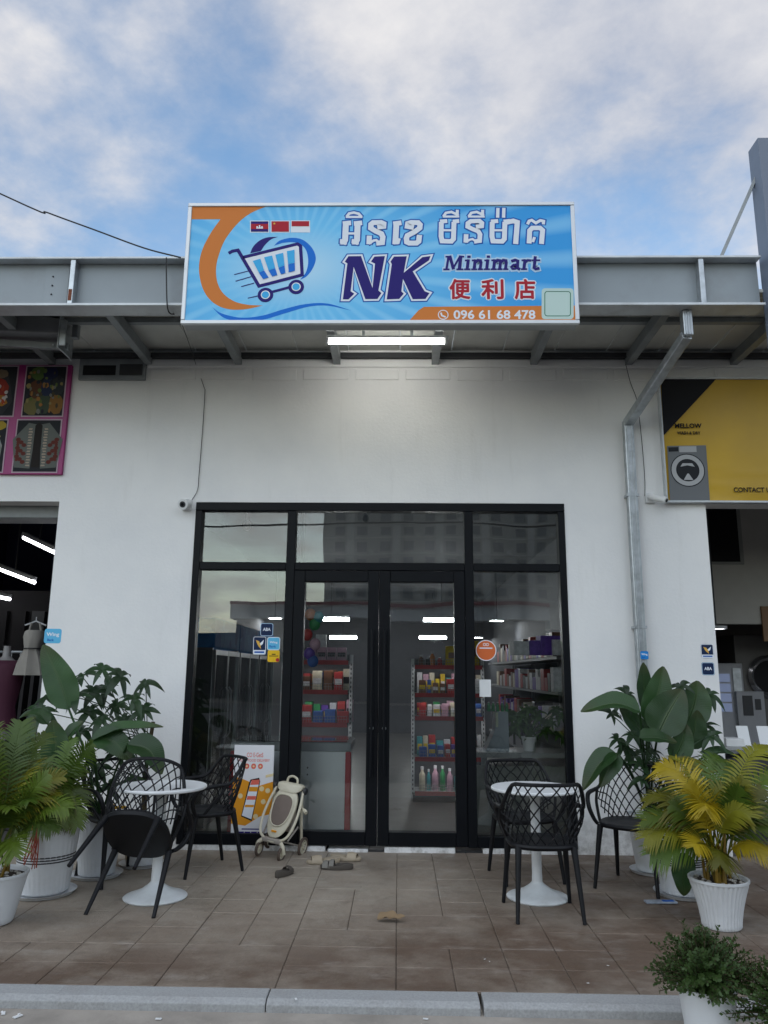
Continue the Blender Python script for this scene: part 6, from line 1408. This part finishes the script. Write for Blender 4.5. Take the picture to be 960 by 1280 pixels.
# --- shrubs in front
def shrub(label, loc, r, seed, rim=.118, h=.25, lean=(0, 0)):
    t = thing('potted_shrub', label, 'shrub', loc); rr = random.Random(seed); pot(t, rim * .78, rim, h, 'white_pot', 'plain', 0, False)
    tw = MB(); lv = MB()
    for k in range(380):
        a_ = rr.uniform(0, 2 * PI); el = R(rr.uniform(12, 88)); d = Vector((math.cos(a_) * math.cos(el) + lean[0], math.sin(a_) * math.cos(el) + lean[1], math.sin(el) * .95)).normalized(); L_ = r * rr.choice((.55, .7, .8, .88, .95, 1.02)) * rr.uniform(.92, 1.05)
        p0 = Vector((rr.uniform(-.04, .04), rr.uniform(-.04, .04), h * .9)); p2 = p0 + d * L_ + Vector((0, 0, -.02)); P = bez(p0, p0 + d * L_ * .5 + Vector((0, 0, .03)), p2, 12); tw.tube(P[::3], .0016, 4)
        for i in range(2, 13):
            for s in range(3):
                a2 = rr.uniform(0, 2 * PI); tg = (P[i] - P[i - 1]).normalized(); o_ = tg.orthogonal().normalized(); o_.rotate(Quaternion(tg, a2)); ld = (o_ * .8 + tg * .6).normalized(); sd = ld.cross(tg).normalized(); c_ = P[i] + tg * rr.uniform(-.008, .008); l_ = rr.uniform(.013, .022); w = l_ * .32
                lv.add([c_, c_ + ld * l_ * .5 + sd * w, c_ + ld * l_, c_ + ld * l_ * .5 - sd * w], [(0, 1, 2, 3)])
    tw.build('twigs', 'twig', t, fix=False)['kind'] = 'stuff'; lv.build('foliage', 'shrub_leaf', t, fix=False)
shrub('small bushy shrub in a white pot before the kerb', (1.325, 3.66, -.05), .26, 1, .118, .255)
shrub('small bushy shrub in a white pot cut by the right edge of the picture', (1.66, 3.52, -.05), .28, 2, .115, .17, (-.35, 0))
t = thing('counter_plant', 'leafy green plant in a white pot on the shop counter', 'plant', (1.29, 7.9, zc)); pot(t, .055, .075, .14, 'white_plastic', 'plain', 0, False)
for k in range(26):
    rr = random.Random(k); tip = Vector((rr.uniform(-.26, .34), rr.uniform(-.1, .12), rr.uniform(.14, .42))); palmate(t, tip, (0, 0, .12), .10, 'counter_leaf' if 'counter_leaf' in MATS else leaf_mat('counter_leaf', (0.06, 0.13, 0.03), .4), seed=200 + k, n=6)

# ================================================================== small things on the pavement
mat('stroller_cream', (0.56, 0.52, 0.40), .5, var=.06, dirt=.15); mat('stroller_mesh', (0.16, 0.125, 0.105), .85, var=.15); mat('stroller_grey', (0.30, 0.27, 0.235), .6); mat('tyre', (0.09, 0.065, 0.05), .8)
sl = onz(348, 1068); t = thing('folded_stroller', 'cream folded baby stroller standing before the shop doors', 'stroller', (sl.x, sl.y - .02, 0), R(14))
def wheel(nm, x, y, r, w):
    g_ = MB().tube([(x, y + math.cos(a_) * (r - .012), r + math.sin(a_) * (r - .012)) for a_ in [2 * PI * k / 28 for k in range(28)]], .0125, 8, closed=True).build('wheel', 'tyre', t, smooth=True)
    rm = MB().tube([(x, y + math.cos(a_) * (r - .024), r + math.sin(a_) * (r - .024)) for a_ in [2 * PI * k / 28 for k in range(28)]], .007, 6, closed=True)
    for k in range(8):
        a_ = 2 * PI * k / 8; rm.bar((x, y, r), (x, y + math.cos(a_) * (r - .024), r + math.sin(a_) * (r - .024)), .006, .010, (1, 0, 0))
    rm.lathe([(0, -.012), (.014, -.012), (.016, 0), (.014, .012), (0, .012)], 14, (x, y, r), axis='x'); rm.build('rim', 'stroller_cream', g_, smooth=True)
for x in (-.155, .165): wheel('rear', x, .11, .082, .03)
for x in (-.105, .105): wheel('front', x, -.15, .062, .03)
LEAN = .42
def lean_y(z): return -.115 + LEAN * (z - .17)
def shield(w0, h0, h1, n=32, pw_=.72):
    out = []
    for k in range(n):
        a_ = 2 * PI * k / n; cx = math.copysign(abs(math.cos(a_)) ** pw_, math.cos(a_)); cz = math.copysign(abs(math.sin(a_)) ** .8, math.sin(a_)); f = (cz + 1) / 2
        out.append((w0 * (.74 + .26 * f ** .7) * cx, h0 + (h1 - h0) * f))
    return out
def panel(nm, poly, th, off, m):
    n = len(poly); f_ = lambda x, z, d: (x, lean_y(z) + off + d - .035 * (1 - (x / .13) ** 2), z)
    cs = (sum(p[0] for p in poly) / n, sum(p[1] for p in poly) / n); mb = MB(); vs = []
    for sc_, d in ((0.001, th), (.97, th), (1, th * .6), (1, th * .1), (.95, -.0), (.6, -.006), (.001, -.008)): vs += [f_(cs[0] + (p[0] - cs[0]) * sc_, cs[1] + (p[1] - cs[1]) * sc_, d) for p in poly]
    mb.add(vs, [(i * n + k, i * n + (k + 1) % n, (i + 1) * n + (k + 1) % n, (i + 1) * n + k) for i in range(6) for k in range(n)])
    return mb.build(nm, m, t, smooth=True)
panel('seat_shell', shield(.122, .175, .56), .035, 0, 'stroller_cream')
MB().tube([(x, lean_y(z) - .014 - .035 * (1 - (x / .13) ** 2), z) for x, z in shield(.098, .268, .515)], .006, 6, closed=True).build('window_rim', 'stroller_cream', t, smooth=True)
panel('mesh_window', shield(.094, .272, .511), .01, -.012, 'stroller_mesh')
panel('hood', shield(.128, .53, .605, pw_=.45), .06, -.006, 'stroller_cream')
for s in (-1, 1):
    MB().tube(spline([(s * .128, lean_y(.55) + .01, .55), (s * .150, lean_y(.42) - .005, .42), (s * .152, lean_y(.30) - .02, .30), (s * .125, lean_y(.20) - .03, .20), (s * .06, lean_y(.155) - .03, .155), (0, lean_y(.145) - .03, .145)], 5), .0115, 8).build('side_frame', 'stroller_cream', t, smooth=True)
    MB().tube(spline([(s * .13, lean_y(.50) + .02, .50), (s * .145, .06, .3), (s * .15, .11, .082)], 5), .012, 8).build('rear_leg', 'stroller_cream', t, smooth=True)
    MB().tube(spline([(s * .015, -.13, .15), (s * .08, -.145, .145), (s * .115, -.16, .115), (s * .125, -.15, .062)], 5), .017, 8).build('front_fork', 'stroller_cream', t, smooth=True)
    MB().tube([(s * .14, .02, .26), (s * .12, -.10, .16)], .008, 6).build('link_bar', 'stroller_grey', t, smooth=True)
    MB().lathe([(0, -.009), (.028, -.009), (.032, 0), (.028, .009), (0, .009)], 16, (s * .142, lean_y(.56) + .02, .555), axis='x').build('hinge', 'dark_grey', t, smooth=True)
MB().tube([(-.155, .11, .082), (.165, .11, .082)], .008, 8).build('axle', 'stroller_grey', t); MB().bar((-.09, -.14, .15), (.09, -.14, .15), .05, .04).build('front_bar', 'stroller_grey', t, bevel=.012)
hy = lean_y(.6) + .02
MB().tube(spline([(-.05, hy, .60), (-.042, hy, .64), (0, hy, .658), (.042, hy, .64), (.05, hy, .60)], 5), .0105, 8).build('carry_handle', 'stroller_cream', t, smooth=True)
MB().tube(spline([(.145, .03, .42), (.185, -.0, .415), (.215, -.02, .40)], 5), [.012] * 6 + [.017] * 5, 8).build('bumper_arm', 'stroller_cream', t, smooth=True)
MB().box((-.022, lean_y(.225) - .048, .218), (.022, lean_y(.225) - .036, .232)).build('badge', 'poster_orange', t)
MB().box((-.10, .0, .2), (.10, .05, .48)).build('folded_seat', 'stroller_grey', t, bevel=.02, seg=3)
t.rotation_euler = (0, R(7), R(-20)); t.scale = (1.0, 1.0, .95)
def sandal(label, x, y, rz, ln, m_sole, m_strap, kind):
    t = thing('sandal', label, 'sandal', (x, y, 0.003), rz, 'shoes left before the doors'); n = 28; out = []
    for k in range(n):
        a_ = 2 * PI * k / n; u = math.cos(a_); w = .40 * (1 + .22 * u - .18 * math.cos(2 * a_) * .6); out.append((u * ln / 2, math.sin(a_) * w * ln * .44))
    mb = MB(); vs = []
    for sc_, z in ((.96, 0), (1, .008), (1, .022), (.96, .028), (.001, .024)): vs += [(p[0] * sc_, p[1] * sc_, z + (.012 if p[0] < 0 else 0)* min(1, -p[0] / (ln * .3)) * (z > .015) if p[0] < 0 else z) for p in out]
    mb.add(vs, [(i * n + k, i * n + (k + 1) % n, (i + 1) * n + (k + 1) % n, (i + 1) * n + k) for i in range(4) for k in range(n)]); mb.build('sole', m_sole, t, smooth=True)
    def strap(x0, x1, hgt):
        vs = []; q = 12
        for xx, hh in ((x0, hgt * .92), (x0 + (x1 - x0) * .5, hgt), (x1, hgt * .8)):
            for th in (0, .006):
                for k in range(q + 1): a_ = PI * k / q; wd = ln * .185 - .002; vs.append((xx, math.cos(a_) * (wd + th * .5), .012 + math.sin(a_) * (hh + th)))
        m_ = q + 1; fs = []
        for a_, b_ in ((1, 3), (3, 5)): fs += [(a_ * m_ + k, a_ * m_ + k + 1, b_ * m_ + k + 1, b_ * m_ + k) for k in range(q)]
        for a_, b_ in ((0, 2), (2, 4)): fs += [(b_ * m_ + k, b_ * m_ + k + 1, a_ * m_ + k + 1, a_ * m_ + k) for k in range(q)]
        for a_ in (0, 4): fs += [(a_ * m_ + k, a_ * m_ + k + 1, (a_ + 1) * m_ + k + 1, (a_ + 1) * m_ + k) for k in range(q)]
        MB().add(vs, fs).build('strap', m_strap, t, smooth=True)
    if kind == 'slide': strap(ln * .06, ln * .36, .046)
    elif kind == 'two': strap(.02, ln * .22, .052); strap(ln * .25, ln * .42, .042); MB().box((.03, -ln * .2, .02), (.045, -ln * .19, .035)).build('buckle', 'dark_grey', t)
    else: strap(ln * .12, ln * .32, .04)
mat('sandal_beige', (0.36, 0.30, 0.22), .7); mat('sandal_grey', (0.17, 0.16, 0.14), .7); mat('sandal_dark', (0.065, 0.055, 0.045), .8)
q = onz(355, 1094); sandal('single worn brown sandal lying before the stroller', q.x, q.y, R(62), .22, 'sandal_dark', 'sandal_dark', 'one')
q = onz(404, 1080); sandal('beige slide lying nearest the stroller', q.x, q.y + .02, R(-168), .27, 'sandal_beige', 'sandal_beige', 'slide')
q = onz(424, 1077); sandal('beige slide lying behind the grey two-strap sandal', q.x + .05, q.y + .05, R(-10), .26, 'sandal_beige', 'sandal_beige', 'slide')
q = onz(421, 1086); sandal('grey two-strap sandal lying in front of the beige slides', q.x, q.y - .01, R(176), .26, 'sandal_dark', 'sandal_grey', 'two')
# dry leaf, flat packet, doorstop, bottle-yellow sign
q = onz(490, 1152); t = thing('dry_leaf', 'curled dry brown leaf on the pavement', 'leaf', (q.x, q.y, .004)); blade([(-.09, 0, .01), (-.03, .01, .02), (.03, 0, .016), (.08, -.005, .028)], .07, (0, -.3, 1), 'leaf_blade', mat('dry_leaf', (0.22, 0.15, 0.08), .8, var=.3), t, .5, None, .2)
q = onz(826, 1129); o = MB().box((-.105, -.03, 0), (.105, .03, .012)).build('flat_packet', mat('packet_blue', (0.28, 0.32, 0.38), .35, var=.3, scale=30), None, bevel=.003); o.location = (q.x, q.y, .003); o.rotation_euler.z = .05; tag(o, 'flat pale blue packet on the pavement before the striped pot', 'packet')
B('print_panel', 'print_deep', o, (.01, -.02, .0122), (.09, .02, .0128), 0)
q = onz(128, 1085); t = thing('wet_floor_sign', 'yellow folding floor sign standing behind the left chairs', 'floor sign', (q.x + .02, q.y + .1, 0), R(20))
for s in (-1, 1): MB().bar((0, s * .10, .004), (0, s * .015, .42), .20, .010, (1, 0, 0)).build('board', mat('sign_yellow', (0.62, 0.33, 0.01), .45), t, bevel=.004)
MB().tube([(-.09, 0, .425), (.09, 0, .425)], .012, 8).build('hinge', 'sign_yellow', t)
q = onz(549, 1072); 
for k, (x, y, s) in enumerate(((198, 1275, .014), (22, 1272, .02), (4, 1268, .016), (532, 1275, .012), (606, 1200, .006), (370, 1250, .01), (735, 1230, .006), (918, 1120, .012), (612, 1203, .005), (760, 1208, .006))):
    q = onz(x, y, -.05 if y > 1250 else 0); o = MB().box((-s, -s * .5, 0), (s, s * .5, s * .18)).add([(0, 0, s * .2), (s * .9, s * .3, s * .5), (s * .4, s * .8, s * .25)], [(0, 1, 2)]).build('paper_scrap', 'white_plastic'); o.location = (q.x, q.y, q.z + .004); o.rotation_euler.z = k; tag(o, 'tiny white paper scrap lying on the %s' % ('paving below the kerb' if y > 1250 else 'stamped pavement'), 'scrap', 'paper scraps %s' % ('below the kerb' if y > 1250 else 'on the pavement'))
